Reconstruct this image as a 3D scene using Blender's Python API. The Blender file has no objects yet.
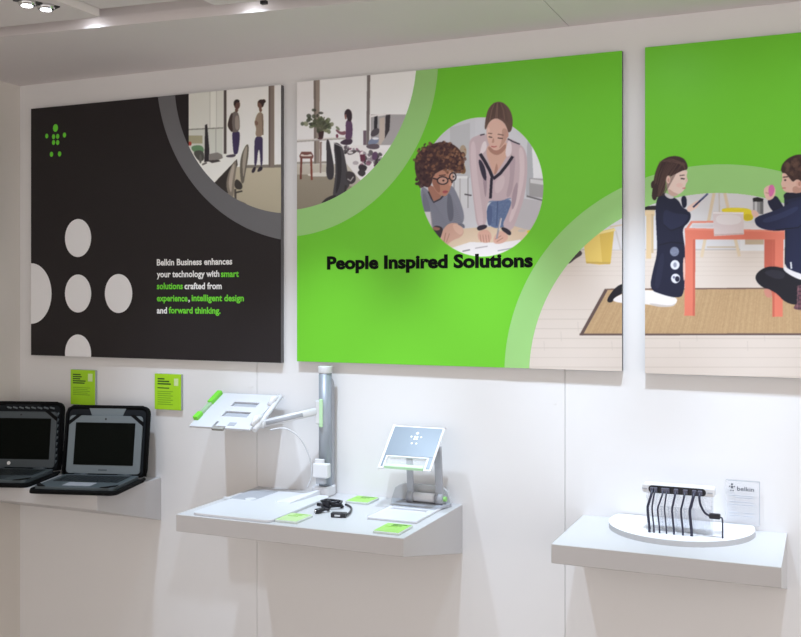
import bpy, bmesh, math, random
import numpy as np
from mathutils import Vector, Matrix

random.seed(7)
np.random.seed(7)
SC = bpy.context.scene
COL = SC.collection

# ------------------------------------------------------------------ camera
F, TH, CX, CY = 990.0, 0.407, 400.5, 294.25      # focal length in px, yaw, horizon row
D, EYE = 2.72, 1.60                              # distance from the wall, eye height
cs, sn = math.cos(TH), math.sin(TH)
cam_d = bpy.data.cameras.new('camera')
cam_d.sensor_fit = 'HORIZONTAL'
cam_d.sensor_width = 36.0
cam_d.lens = F * 36.0 / 801.0
cam_d.shift_y = -(318.5 - CY) / 801.0
cam_d.clip_start = 0.05
cam = bpy.data.objects.new('camera', cam_d)
cam.location = (0, -D, EYE)
cam.rotation_euler = (math.pi / 2, 0, TH)
COL.objects.link(cam)
SC.camera = cam

# ------------------------------------------------------------------ world, exposure
world = bpy.data.worlds.new('hall_light')
SC.world = world
world.use_nodes = True
bg = world.node_tree.nodes['Background']
bg.inputs[0].default_value = (1.0, 0.93, 0.885, 1)
bg.inputs[1].default_value = 1.30
SC.view_settings.view_transform = 'Standard'
SC.view_settings.look = 'None'
SC.view_settings.exposure = 0.0
SC.view_settings.gamma = 1.0
SC.view_settings.use_curve_mapping = False
SPOT_W, SPILL_W = 58.0, 2.6
SPOT_COL = (0.70, 0.835, 1.0)
SPOT_X = [-1.88, -1.39, -0.90, -0.41, 0.08, 0.57]


# ------------------------------------------------------------------ projection helpers
def ray(px, py):
    a, b = (px - CX) / F, (CY - py) / F
    return Vector((-sn + cs * a, cs + sn * a, b))


def at_y(px, py, y=0.0):            # the point where the pixel's ray meets the plane Y = y
    r = ray(px, py)
    t = (y + D) / r.y
    return Vector((r.x * t, y, EYE + r.z * t))


def at_z(px, py, z):                # the point where it meets the height z
    r = ray(px, py)
    t = (z - EYE) / r.z
    return Vector((r.x * t, -D + r.y * t, z))


def proj(x, y, z):
    yy = y + D
    Z = -sn * x + cs * yy
    L = cs * x + sn * yy
    return CX + F * L / Z, CY - F * (z - EYE) / Z


def lin(c):
    out = []
    for v in c[:3]:
        v = v / 255.0
        out.append(v / 12.92 if v <= 0.04045 else ((v + 0.055) / 1.055) ** 2.4)
    return out


# ------------------------------------------------------------------ materials
MATS = {}


def mat(name, rgb, rough=0.5, metal=0.0, var=0.04, scale=30.0, spec=0.5, bump=0.0, emit=None, coat=0.0):
    if name in MATS:
        return MATS[name]
    m = bpy.data.materials.new(name)
    m.use_nodes = True
    nt = m.node_tree
    b = nt.nodes['Principled BSDF']
    c = lin(rgb)
    tc = nt.nodes.new('ShaderNodeTexCoord')
    no = nt.nodes.new('ShaderNodeTexNoise')
    no.inputs['Scale'].default_value = scale
    no.inputs['Detail'].default_value = 3
    nt.links.new(tc.outputs['Object'], no.inputs['Vector'])
    mx = nt.nodes.new('ShaderNodeMix')
    mx.data_type = 'RGBA'
    mx.inputs[6].default_value = (*[v * (1 - var) for v in c], 1)
    mx.inputs[7].default_value = (*[min(1, v * (1 + var)) for v in c], 1)
    nt.links.new(no.outputs['Fac'], mx.inputs[0])
    nt.links.new(mx.outputs[2], b.inputs['Base Color'])
    b.inputs['Roughness'].default_value = rough
    b.inputs['Metallic'].default_value = metal
    b.inputs['Specular IOR Level'].default_value = spec
    b.inputs['Coat Weight'].default_value = coat
    if bump:
        bp = nt.nodes.new('ShaderNodeBump')
        bp.inputs['Strength'].default_value = bump
        bp.inputs['Distance'].default_value = 0.002
        nt.links.new(no.outputs['Fac'], bp.inputs['Height'])
        nt.links.new(bp.outputs[0], b.inputs['Normal'])
    if emit:
        b.inputs['Emission Color'].default_value = (*emit[:3], 1)
        b.inputs['Emission Strength'].default_value = emit[3]
    MATS[name] = m
    return m


def acrylic(name, tint=(0.985, 0.99, 1.0), body=0.06, gloss=0.05):
    m = bpy.data.materials.new(name)
    m.use_nodes = True
    nt = m.node_tree
    nt.nodes.clear()
    out = nt.nodes.new('ShaderNodeOutputMaterial')
    tr = nt.nodes.new('ShaderNodeBsdfTransparent')
    tr.inputs[0].default_value = (*tint, 1)
    di = nt.nodes.new('ShaderNodeBsdfDiffuse')
    di.inputs[0].default_value = (0.9, 0.9, 0.92, 1)
    gl = nt.nodes.new('ShaderNodeBsdfGlossy')
    gl.inputs['Roughness'].default_value = 0.05
    m1 = nt.nodes.new('ShaderNodeMixShader')
    m1.inputs[0].default_value = body
    nt.links.new(tr.outputs[0], m1.inputs[1])
    nt.links.new(di.outputs[0], m1.inputs[2])
    m2 = nt.nodes.new('ShaderNodeMixShader')
    m2.inputs[0].default_value = gloss
    nt.links.new(m1.outputs[0], m2.inputs[1])
    nt.links.new(gl.outputs[0], m2.inputs[2])
    nt.links.new(m2.outputs[0], out.inputs[0])
    MATS[name] = m
    return m


WALL = mat('white_laminate_wall', (232, 231, 231), 0.42, var=0.012, scale=4, spec=0.3)
SHELF = mat('white_laminate_shelf', (199, 198, 199), 0.4, var=0.01, scale=5, spec=0.3)
CEIL = mat('ceiling_paint', (229, 222, 222), 0.7, var=0.02, scale=3, spec=0.2)
LEFTW = mat('side_wall_laminate', (222, 217, 210), 0.5, var=0.02, scale=3, spec=0.2)
FLOOR = mat('floor_carpet', (172, 165, 160), 0.95, var=0.2, scale=200, spec=0.1, bump=0.4)
SEAM = mat('seam_shadow_gap', (200, 198, 199), 0.8, spec=0.1)
WPLAS = mat('white_plastic', (222, 223, 226), 0.35, var=0.01)
GPLAS = mat('grey_plastic', (168, 171, 178), 0.4, var=0.02)
ALU = mat('brushed_aluminium', (158, 165, 174), 0.4, metal=0.2, var=0.03, scale=60)
LGREEN = mat('lime_plastic', (120, 215, 60), 0.4, var=0.02)
BLACKP = mat('black_plastic', (24, 24, 32), 0.35, var=0.1)
CHROME = mat('chrome', (210, 210, 212), 0.15, metal=1.0, var=0.02)
CLEAR = acrylic('clear_acrylic')
FROST = acrylic('clear_acrylic_block', body=0.16)
MILK = acrylic('milky_acrylic', body=0.86, gloss=0.03)
MILKE = acrylic('milky_acrylic_edge', body=0.6, gloss=0.04)


# ------------------------------------------------------------------ mesh builder
class MB:
    def __init__(s):
        s.v, s.f, s.mi, s.sm = [], [], [], []

    def add(s, vs, fs, mi=0, smooth=False):
        o = len(s.v)
        s.v += [tuple(p) for p in vs]
        for f in fs:
            s.f.append([i + o for i in f])
            s.mi.append(mi)
            s.sm.append(smooth)
        return s

    def box(s, a, b, mi=0):
        x0, x1 = sorted((a[0], b[0])); y0, y1 = sorted((a[1], b[1])); z0, z1 = sorted((a[2], b[2]))
        vs = [(x0, y0, z0), (x1, y0, z0), (x1, y1, z0), (x0, y1, z0), (x0, y0, z1), (x1, y0, z1), (x1, y1, z1), (x0, y1, z1)]
        return s.add(vs, [(0, 3, 2, 1), (4, 5, 6, 7), (0, 1, 5, 4), (1, 2, 6, 5), (2, 3, 7, 6), (3, 0, 4, 7)], mi)

    def hexa(s, p, mi=0):            # 8 corners: bottom ring 0-3, top ring 4-7
        return s.add(p, [(0, 3, 2, 1), (4, 5, 6, 7), (0, 1, 5, 4), (1, 2, 6, 5), (2, 3, 7, 6), (3, 0, 4, 7)], mi)

    def prism(s, poly, off, mi=0, smooth=False):   # polygon (3-D points) extruded by a vector
        n = len(poly)
        off = Vector(off)
        a = [Vector(p) for p in poly]
        vs = a + [p + off for p in a]
        s.add(vs, [list(range(n))[::-1], list(range(n, 2 * n))], mi)
        fs = [(i, (i + 1) % n, (i + 1) % n + n, i + n) for i in range(n)]
        return s.add(vs, fs, mi, smooth)

    def flat(s, poly, mi=0):
        return s.add(poly, [list(range(len(poly)))], mi)

    def tube(s, pts, r, n=8, mi=0, caps=True, closed=False):
        pts = [Vector(p) for p in pts]
        rr = r if isinstance(r, (list, tuple)) else [r] * len(pts)
        vs, fs = [], []
        up = None
        m = len(pts)
        for i, p in enumerate(pts):
            if closed:
                t = (pts[(i + 1) % m] - pts[i - 1]).normalized()
            else:
                t = (pts[min(i + 1, m - 1)] - pts[max(i - 1, 0)]).normalized()
            if up is None:
                up = Vector((0, 0, 1)) if abs(t.z) < 0.9 else Vector((1, 0, 0))
            u = (up - t * up.dot(t)).normalized()
            w = t.cross(u)
            up = u
            for k in range(n):
                a = 2 * math.pi * k / n
                vs.append(p + (u * math.cos(a) + w * math.sin(a)) * rr[i])
        lim = m if closed else m - 1
        for i in range(lim):
            j = (i + 1) % m
            for k in range(n):
                k2 = (k + 1) % n
                fs.append((i * n + k, i * n + k2, j * n + k2, j * n + k))
        s.add(vs, fs, mi, True)
        if caps and not closed:
            s.add(vs, [list(range(n))[::-1], list(range((m - 1) * n, m * n))], mi)
        return s

    def sphere(s, c, r, mi=0, nu=12, nv=8, sc=(1, 1, 1)):
        vs, fs = [], []
        for j in range(nv + 1):
            ph = math.pi * j / nv
            for i in range(nu):
                a = 2 * math.pi * i / nu
                vs.append((c[0] + r * sc[0] * math.sin(ph) * math.cos(a), c[1] + r * sc[1] * math.sin(ph) * math.sin(a), c[2] + r * sc[2] * math.cos(ph)))
        for j in range(nv):
            for i in range(nu):
                i2 = (i + 1) % nu
                fs.append((j * nu + i, (j + 1) * nu + i, (j + 1) * nu + i2, j * nu + i2))
        return s.add(vs, fs, mi, True)

    def build(s, name, mats, parent=None, bevel=0.0, seg=2, loc=None):
        me = bpy.data.meshes.new(name)
        me.from_pydata(s.v, [], s.f)
        if not isinstance(mats, (list, tuple)):
            mats = [mats]
        for m in mats:
            me.materials.append(m)
        me.polygons.foreach_set('material_index', s.mi)
        me.polygons.foreach_set('use_smooth', s.sm)
        bm = bmesh.new()
        bm.from_mesh(me)
        bmesh.ops.remove_doubles(bm, verts=bm.verts, dist=1e-6)
        if bevel:
            ed = [e for e in bm.edges if len(e.link_faces) == 2 and e.calc_face_angle(0) > 0.5]
            bmesh.ops.bevel(bm, geom=ed, offset=bevel, segments=seg, profile=0.5, affect='EDGES', clamp_overlap=True)
        bmesh.ops.recalc_face_normals(bm, faces=bm.faces) if s.__dict__.get('recalc', True) else None
        if loc is not None:
            bmesh.ops.translate(bm, verts=bm.verts, vec=-Vector(loc))
        bm.to_mesh(me)
        bm.free()
        o = bpy.data.objects.new(name, me)
        COL.objects.link(o)
        if loc is not None:
            o.location = loc
        if parent is not None:
            o.parent = parent
            o.matrix_parent_inverse = Matrix.Translation(-parent.location)
        return o


def tag(o, label=None, cat=None, group=None, kind=None):
    if label: o['label'] = label
    if cat: o['category'] = cat
    if group: o['group'] = group
    if kind: o['kind'] = kind
    return o


def thing(name, loc, label, cat, group=None):
    o = bpy.data.objects.new(name, None)
    o.empty_display_size = 0.05
    o.location = loc
    COL.objects.link(o)
    return tag(o, label, cat, group)


def V(*a):
    return Vector(a)


# ------------------------------------------------------------------ the setting
ZS = 1.60 + 0.2744 * D          # underside of the soffit over the wall
XL = -0.9772 * D                # side wall
seams = [at_y(257, 400).x, at_y(565, 400).x]
pitch = seams[1] - seams[0]
wall = tag(MB().box((XL - 0.1, 0.012, 0), (2.1, 0.1, 2.7)).build('wall_back', SEAM), kind='structure')
xs = [XL] + seams + [seams[1] + pitch, seams[1] + 2 * pitch]
for i in range(len(xs) - 1):
    g = 0.0007
    MB().box((xs[i] + (g if i else 0), 0.0, 0.0), (xs[i + 1] - g, 0.012, 1.72)).build('panel', WALL, wall)
MB().box((XL, 0.0, 1.72), (2.1, 0.012, ZS)).build('panel', WALL, wall)
# small screw caps high on the panels
for (px, py) in ((251, 386), (555, 402)):
    c = at_y(px, py)
    MB().tube([V(c.x, 0.001, c.z), V(c.x, -0.0012, c.z)], 0.006, 12).build('screw_cap', WALL, wall)
tag(MB().box((XL - 0.1, -2.3, 0), (XL, 0.0, 2.7)).build('wall_left', LEFTW), kind='structure')
tag(MB().box((XL - 0.1, -5.0, -0.05), (3.2, 0.1, 0.0)).build('floor', FLOOR), kind='structure')

# soffit over the wall: its front edge is not quite parallel to the wall
e0, e1 = at_z(0, 37, ZS), at_z(380, 0, ZS)
slope = (e1.y - e0.y) / (e1.x - e0.x)
def edge_y(x): return e0.y + slope * (x - e0.x)
sof = tag(MB().prism([V(XL - .1, 0.1, ZS + .02), V(XL - .1, edge_y(XL - .1) - 0.0 + 0.004, ZS + .02), V(2.1, edge_y(2.1) + 0.004, ZS + .02), V(2.1, 0.1, ZS + .02)], (0, 0, 0.12)).build('trim_1', CEIL), kind='structure')
sx = at_y(569, 26).x
cuts = [XL - 0.02, sx, 2.1]
for i in range(2):
    a, b = cuts[i] + 0.0012, cuts[i + 1] - 0.0012
    MB().prism([V(a, 0.0, ZS), V(a, edge_y(a), ZS), V(b, edge_y(b), ZS), V(b, 0.0, ZS)], (0, 0, 0.03)).build('panel', CEIL, sof)
# ceiling in front: flush panels, a lamp slot left open along the soffit
SLOT = 0.092
ceil = tag(MB().box((XL - 0.1, -3.2, ZS + 0.11), (2.1, 0.1, ZS + 0.16)).build('ceiling', CEIL), kind='structure')
jc = at_z(100, 17, ZS)
jx = [XL - 0.02, jc.x] + [at_z(216, 6.5, ZS).x + k * 0.62 for k in range(6)]
jx = [x for x in jx if x < 2.0] + [2.1]
def slot_y(x): return jc.y + slope * (x - jc.x)
for i in range(len(jx) - 1):
    a, b = jx[i] + 0.002, jx[i + 1] - 0.002
    yb0 = -1.25
    dz = 0.022 if i == 1 else 0.0
    MB().prism([V(a, slot_y(a), ZS + dz), V(a, yb0, ZS + dz), V(b, yb0, ZS + dz), V(b, slot_y(b), ZS + dz)], (0, 0, 0.03)).build('panel', CEIL, ceil)
    MB().box((a, yb0 - 0.004, ZS), (b, -3.0, ZS + 0.03)).build('panel', CEIL, ceil)


# ------------------------------------------------------------------ ceiling spotlights
LENS = mat('lamp_lens', (255, 255, 255), 0.3, emit=(0.95, 0.97, 1.0, 10.0))


def beam(q, aim, parent, watt, size):
    ld = bpy.data.lights.new('spot_beam', 'SPOT')
    ld.energy = watt
    ld.color = SPOT_COL
    ld.spot_size = math.radians(size)
    ld.spot_blend = 1.0
    ld.shadow_soft_size = 0.016
    lo = bpy.data.objects.new('spot_beam', ld)
    lo.location = q
    lo.rotation_euler = aim.to_track_quat('-Z', 'Y').to_euler()
    COL.objects.link(lo)
    lo.parent = parent
    bpy.context.view_layer.update()
    lo.matrix_parent_inverse = parent.matrix_world.inverted()


def slot_lamp(x):
    y = (edge_y(x) + slot_y(x)) / 2
    z = ZS + 0.030
    aim = V(0, 0.25, -1).normalized()
    t = thing('slot_spotlight', (x, y, ZS + .11), 'small chrome spotlight sunk in the lamp slot beside the soffit', 'spotlight', 'spotlights in the ceiling slot')
    MB().box((x - .012, y - .012, z + .024), (x + .012, y + .012, ZS + .11)).build('stem', BLACKP, t)
    hd = MB().tube([V(x, y, z + .026), V(x, y, z + .008), V(x, y, z)], [.014, .022, .023], 20).build('lamp_head', CHROME, t)
    MB().tube([V(x, y, z + .001), V(x, y, z - .0015)], .019, 20).build('lens', LENS, hd)
    beam(V(x, y, z - .022), aim, hd, SPOT_W * (0.7 if x < -1.6 else 1.0), 53)
    beam(V(x, y, z - .022), aim, hd, SPILL_W, 142)


for x in SPOT_X:
    slot_lamp(x)

# twin spotlight set in the flush panel
c0, c1 = at_z(27, 3.5, ZS - .006), at_z(46, 7.5, ZS - .006)
mid = (c0 + c1) / 2
t = thing('twin_spotlight', (mid.x, mid.y, ZS), 'twin-headed chrome spotlight in the flush ceiling panel', 'spotlight')
dv = (c1 - c0).normalized(); nv = V(0, 0, 1).cross(dv)
pl_ = [mid + dv * a * .055 + nv * b * .016 for a, b in ((-1, -1), (1, -1), (1, 1), (-1, 1))]
MB().prism([V(p.x, p.y, ZS - .003) for p in pl_], (0, 0, .004)).build('mounting_plate', BLACKP, t)
for c in (c0, c1):
    hd = MB().tube([V(c.x, c.y, ZS + .002), V(c.x, c.y, ZS - .010), V(c.x, c.y, ZS - .012)], [.024, .021, .018], 24).build('lamp_head', CHROME, t)
    MB().tube([V(c.x, c.y, ZS - .011), V(c.x, c.y, ZS - .013)], .014, 20).build('lens', LENS, hd)
    beam(V(c.x, c.y, ZS - .03), V(0, .2, -1).normalized(), hd, 3.0, 80)
# small latch at the panel joint
q = at_z(264, 1.0, ZS)
MB().box((q.x - .008, q.y - .006, ZS - .008), (q.x + .008, q.y + .006, ZS)).build('latch', BLACKP, ceil)


# ------------------------------------------------------------------ shelves
Z_SH = 0.988
T_F, T_B = 0.047, 0.143


def shelf(x0, x1, depth, label):
    c = [V(x0, 0, Z_SH - T_B), V(x0, -depth, Z_SH - T_F), V(x0, -depth, Z_SH), V(x0, 0, Z_SH)]
    m = MB()
    m.prism(c, (x1 - x0, 0, 0))
    o = m.build('wall_shelf', SHELF, None, bevel=0.0015, loc=((x0 + x1) / 2, 0, Z_SH - T_B))
    return tag(o, label, 'shelf', 'wedge shelves on the display wall')


S1 = (XL + 0.002, -0.7509 * D, 0.317)
S2 = (-0.6118 * D, -0.3586 * D, 0.438)
S3 = (-0.2285 * D, -0.0346 * D, 0.345)
shelf(*S1, 'white wedge shelf under the two black laptop cases')
shelf(*S2, 'deep white wedge shelf carrying the two tablet stands')
shelf(*S3, 'white wedge shelf with the half-round clear plinth')


# ------------------------------------------------------------------ poster artwork: a small painter for the printed photographs
class Canvas:
    S = 4

    def __init__(s, x0, y0, x1, y1, base):
        s.x0, s.y0 = x0, y0
        s.w, s.h = int((x1 - x0) * s.S), int((y1 - y0) * s.S)
        s.a = np.empty((s.h, s.w, 3)); s.a[:] = base
        s.al = np.ones((s.h, s.w))
        s.o, s.k = (0.0, 0.0), 1.0

    def zoom(s, ox, oy, k):        # trace in the coordinates of an enlarged crop
        s.o, s.k = (ox, oy), k

    def _pt(s, pts):
        p = np.array(pts, float)
        p = p / s.k + np.array(s.o)
        return (p - np.array((s.x0, s.y0))) * s.S

    @staticmethod
    def _smooth(p, it=2):
        for _ in range(it):
            q = np.roll(p, -1, axis=0)
            p = np.stack([0.75 * p + 0.25 * q, 0.25 * p + 0.75 * q], 1).reshape(-1, 2)
        return p

    @staticmethod
    def _blur(m, r):
        if r < 1: return m
        for ax in (0, 1):
            for _ in range(2):
                pad = [(0, 0), (0, 0)]; pad[ax] = (r + 1, r)
                c = np.cumsum(np.pad(m, pad, mode='edge'), axis=ax)
                n = m.shape[ax]
                hi = np.take(c, np.arange(2 * r + 1, 2 * r + 1 + n), axis=ax)
                lo = np.take(c, np.arange(0, n), axis=ax)
                m = (hi - lo) / (2 * r + 1)
        return m

    def _fill(s, p, col, soft, alpha, col2=None, tex=0.0):
        r = max(1, int(round(soft * s.S)))
        g = 2 * r + 2
        xa, ya = np.floor(p.min(0)).astype(int) - g
        xb, yb = np.ceil(p.max(0)).astype(int) + g
        cxa, cya, cxb, cyb = max(xa, 0), max(ya, 0), min(xb, s.w), min(yb, s.h)
        if cxa >= cxb or cya >= cyb: return
        xa, ya, xb, yb = max(xa, -g), max(ya, -g), min(xb, s.w + g), min(yb, s.h + g)
        X, Y = np.meshgrid(np.arange(xa, xb) + .5, np.arange(ya, yb) + .5)
        m = np.zeros(X.shape, bool)
        q = np.roll(p, -1, axis=0)
        for (ax, ay), (bx, by) in zip(p, q):
            if ay == by: continue
            cond = (ay > Y) != (by > Y)
            m ^= cond & (X < (bx - ax) * (Y - ay) / (by - ay) + ax)
        m = s._blur(m.astype(float), r) * alpha
        m = m[cya - ya:cyb - ya, cxa - xa:cxb - xa]
        sub = s.a[cya:cyb, cxa:cxb]
        c = np.array(col, float)
        if col2 is not None:
            t = np.linspace(0, 1, cyb - cya)[:, None, None]
            c = c * (1 - t) + np.array(col2, float) * t
        if tex:
            n = s._blur(np.random.rand(*m.shape), 2) - .5
            c = c + n[..., None] * tex * 4
        sub[:] = sub * (1 - m[..., None]) + c * m[..., None]
        sa = s.al[cya:cyb, cxa:cxb]
        np.maximum(sa, m, out=sa)

    def poly(s, pts, col, soft=0.3, smooth=True, alpha=1.0, col2=None, tex=0.0):
        p = s._pt(pts)
        if smooth: p = s._smooth(p)
        s._fill(p, col, soft, alpha, col2, tex)

    def rect(s, x0, y0, x1, y1, col, **k):
        s.poly([(x0, y0), (x1, y0), (x1, y1), (x0, y1)], col, smooth=False, **k)

    def oval(s, cx, cy, rx, ry, col, rot=0.0, **k):
        a = np.linspace(0, 2 * np.pi, 28, endpoint=False)
        u, v = rx * np.cos(a), ry * np.sin(a)
        c, d = math.cos(rot), math.sin(rot)
        s.poly(np.stack([cx + u * c - v * d, cy + u * d + v * c], 1), col, smooth=False, **k)

    def line(s, pts, w, col, **k):
        p = np.array(pts, float)
        d = np.gradient(p, axis=0)
        d /= np.linalg.norm(d, axis=1)[:, None] + 1e-9
        n = np.stack([-d[:, 1], d[:, 0]], 1) * (w / 2)
        s.poly(np.concatenate([p + n, (p - n)[::-1]]), col, smooth=False, **k)

    def dabs(s, pts_fn, n, rad, cols, soft=0.3, alpha=0.8):
        for _ in range(n):
            x, y = pts_fn()
            c = random.choice(cols)
            s.oval(x, y, rad * random.uniform(.6, 1.3), rad * random.uniform(.5, 1.1), c, rot=random.uniform(0, 3), soft=soft, alpha=alpha)

    def sample(s, px, py):
        x = np.clip((px - s.x0) * s.S - .5, 0, s.w - 1.001)
        y = np.clip((py - s.y0) * s.S - .5, 0, s.h - 1.001)
        i, j = x.astype(int), y.astype(int)
        fx, fy = (x - i), (y - j)
        A = np.concatenate([s.a, s.al[..., None]], 2)
        def g(jj, ii): return A[jj, ii]
        fx, fy = fx[..., None], fy[..., None]
        r = (g(j, i) * (1 - fx) + g(j, i + 1) * fx) * (1 - fy) + (g(j + 1, i) * (1 - fx) + g(j + 1, i + 1) * fx) * fy
        return r[..., :3], r[..., 3]


def print_material():
    m = bpy.data.materials.new('printed_photo_ink')
    m.use_nodes = True
    nt = m.node_tree
    b = nt.nodes['Principled BSDF']
    at = nt.nodes.new('ShaderNodeAttribute')
    at.attribute_name = 'ink'
    no = nt.nodes.new('ShaderNodeTexNoise')
    no.inputs['Scale'].default_value = 900
    mx = nt.nodes.new('ShaderNodeMix')
    mx.data_type = 'RGBA'
    mx.blend_type = 'OVERLAY'
    mx.inputs[0].default_value = 0.12
    nt.links.new(at.outputs['Color'], mx.inputs[6])
    nt.links.new(no.outputs['Fac'], mx.inputs[7])
    nt.links.new(mx.outputs[2], b.inputs['Base Color'])
    b.inputs['Roughness'].default_value = 0.45
    b.inputs['Specular IOR Level'].default_value = 0.3
    return m


INK = print_material()
PF = -0.018                     # face of the posters
STEP = 0.0013                    # grid of the printed photographs


def photo_print(cv, xr, zr, keep, parent, gain, layer, label):
    """Flat printed photograph: a fine sheet of coloured cells at its place on the poster."""
    nx, nz = int((xr[1] - xr[0]) / STEP) + 1, int((zr[1] - zr[0]) / STEP) + 1
    X, Zz = np.meshgrid(np.linspace(xr[0], xr[1], nx), np.linspace(zr[0], zr[1], nz))
    y = PF - layer
    P = proj(X, y, Zz)
    col, al = cv.sample(P[0], P[1])
    ok = keep(X, Zz, al)
    idx = np.arange(nx * nz).reshape(nz, nx)
    fk = ok[:-1, :-1] | ok[1:, :-1] | ok[:-1, 1:] | ok[1:, 1:]
    q = np.stack([idx[:-1, :-1], idx[:-1, 1:], idx[1:, 1:], idx[1:, :-1]], -1)[fk]
    used = np.unique(q)
    rem = np.zeros(nx * nz, int); rem[used] = np.arange(len(used))
    q = rem[q]
    vs = np.stack([X.ravel()[used], np.full(len(used), y), Zz.ravel()[used]], 1)
    me = bpy.data.meshes.new('photo_print')
    me.from_pydata(vs.tolist(), [], q.tolist())
    c = np.clip(col.reshape(-1, 3)[used] / 255.0, 0, 1)
    c = np.where(c <= 0.04045, c / 12.92, ((c + 0.055) / 1.055) ** 2.4) * gain
    at = me.color_attributes.new('ink', 'FLOAT_COLOR', 'POINT')
    at.data.foreach_set('color', np.concatenate([np.clip(c, 0, 0.95), np.ones((len(c), 1))], 1).astype(np.float32).ravel())
    me.materials.append(INK)
    o = bpy.data.objects.new('photo_print', me)
    COL.objects.link(o)
    o.parent = parent
    o.matrix_parent_inverse = Matrix.Translation(-parent.location)
    o['label'] = label
    return o


def circ(pts, y=PF):             # circle on the poster through traced pixels -> centre x, z, radius
    P = [at_y(px, py, y) for px, py in pts]
    A = np.array([[2 * p.x, 2 * p.z, 1] for p in P]); b = np.array([p.x ** 2 + p.z ** 2 for p in P])
    s = np.linalg.lstsq(A, b, rcond=None)[0]
    return s[0], s[1], math.sqrt(s[2] + s[0] ** 2 + s[1] ** 2)


def clip_poly(poly, r):          # polygon (x, z) against a rectangle x0, z0, x1, z1
    def cut(P, f, inter):
        out = []
        for i in range(len(P)):
            a, b = P[i - 1], P[i]
            fa, fb = f(a), f(b)
            if fa >= 0 and fb >= 0: out.append(b)
            elif fa >= 0 > fb: out.append(inter(a, b, fa, fb))
            elif fb >= 0 > fa: out += [inter(a, b, fa, fb), b]
        return out
    L = lambda a, b, fa, fb: (a[0] + (b[0] - a[0]) * fa / (fa - fb), a[1] + (b[1] - a[1]) * fa / (fa - fb))
    for f in (lambda p: p[0] - r[0], lambda p: r[2] - p[0], lambda p: p[1] - r[1], lambda p: r[3] - p[1]):
        if poly: poly = cut(poly, f, L)
    return poly


def disc_print(name, cx, cz, rad, rect, m, parent, layer, aspect=1.0, n=48, label=None):
    p = [(cx + rad * aspect * math.cos(2 * math.pi * k / n), cz + rad * math.sin(2 * math.pi * k / n)) for k in range(n)]
    p = clip_poly(p, rect)
    o = MB().prism([V(x, PF - layer, z) for x, z in p], (0, layer * 0.9, 0)).build(name, m, parent)
    if label: o['label'] = label
    return o


def ring_print(c, r0, r1, rect, m, parent, layer, c1=None, label=None):
    c1 = c1 or c
    mb = MB()
    n = 260
    for k in range(n):
        a, b = 2 * math.pi * k / n, 2 * math.pi * (k + 1) / n
        q = [(c[0] + r0 * math.cos(a), c[1] + r0 * math.sin(a)), (c1[0] + r1 * math.cos(a), c1[1] + r1 * math.sin(a)),
             (c1[0] + r1 * math.cos(b), c1[1] + r1 * math.sin(b)), (c[0] + r0 * math.cos(b), c[1] + r0 * math.sin(b))]
        q = clip_poly(q, rect)
        if len(q) >= 3:
            mb.flat([V(x, PF - layer, z) for x, z in q])
    o = mb.build('ring_print', m, parent)
    if label: o['label'] = label
    return o


def text_mesh(body, bold):
    cu = bpy.data.curves.new('txt', 'FONT')
    cu.body = body
    cu.size = 1.0
    cu.offset = bold
    cu.resolution_u = 3
    ob = bpy.data.objects.new('txt', cu)
    COL.objects.link(ob)
    bpy.context.view_layer.update()
    dg = bpy.context.evaluated_depsgraph_get()
    me = bpy.data.meshes.new_from_object(ob.evaluated_get(dg))
    bpy.data.objects.remove(ob)
    bpy.data.curves.remove(cu)
    return me


def lettering(body, a, b, cap, place, m, parent, bold=0.02):
    """Text from point a to point b along the baseline; place(u, v) gives the 3-D point at u across, v up."""
    me = text_mesh(body, bold)
    me.name = 'lettering'
    co = np.array([v.co[:] for v in me.vertices])
    x0, x1 = co[:, 0].min(), co[:, 0].max()
    k = (b - a) / (x1 - x0)
    kv = cap / 0.73
    for v, c in zip(me.vertices, co):
        v.co = place(a + (c[0] - x0) * k, c[1] * kv)
    me.materials.clear()
    me.materials.append(m)
    o = bpy.data.objects.new('lettering', me)
    COL.objects.link(o)
    o.parent = parent
    o.matrix_parent_inverse = Matrix.Translation(-parent.location)
    return o


def poster(x0, x1, z0, z1, face, side, label):
    t = thing('poster', ((x0 + x1) / 2, -0.012, z0), label, 'poster', 'posters on the display wall')
    m = MB()
    m.box((x0, PF, z0), (x1, -0.0005, z1))
    m.mi = [1] * 6
    m.mi[2] = 0
    m.build('panel', [face, side], t)
    return t


ZT, ZB = 1.60 + 0.242 * D, 1.60 - 0.0779 * D
GREEN = (112, 204, 44)
P_BLACK = mat('poster_black', (37, 32, 34), 0.5, var=0.15, scale=250, spec=0.3)
P_GREEN = mat('poster_green', GREEN, 0.42, var=0.01, spec=0.35)
P_RING = mat('poster_pale_green', (156, 208, 126), 0.42, var=0.01, spec=0.35)
P_RINGG = mat('poster_grey_ring', (112, 112, 115), 0.45, var=0.02, spec=0.3)
P_SIDE = mat('poster_edge', (98, 96, 98), 0.6)
P_DOT = mat('poster_white_dot', (244, 244, 246), 0.45, var=0.01)
T_WHITE = mat('print_white', (245, 245, 245), 0.5, var=0.01)
T_GREEN = mat('print_green', (110, 220, 50), 0.5, var=0.01)
T_BLACK = mat('print_black', (8, 10, 7), 0.6, var=0.05, spec=0.1)
LOGO = [(55.5, 128, 3.9), (46.8, 136, 2.4), (53.6, 136.7, 2.5), (57.7, 136.4, 2.5), (64.5, 135, 2.5), (53.6, 142.5, 2.5), (57.7, 142.5, 2.5), (51.5, 154.3, 2.6), (59.6, 153.9, 2.6)]


def on_wall(y):
    return lambda u, v: V(u, y, v)


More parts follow.
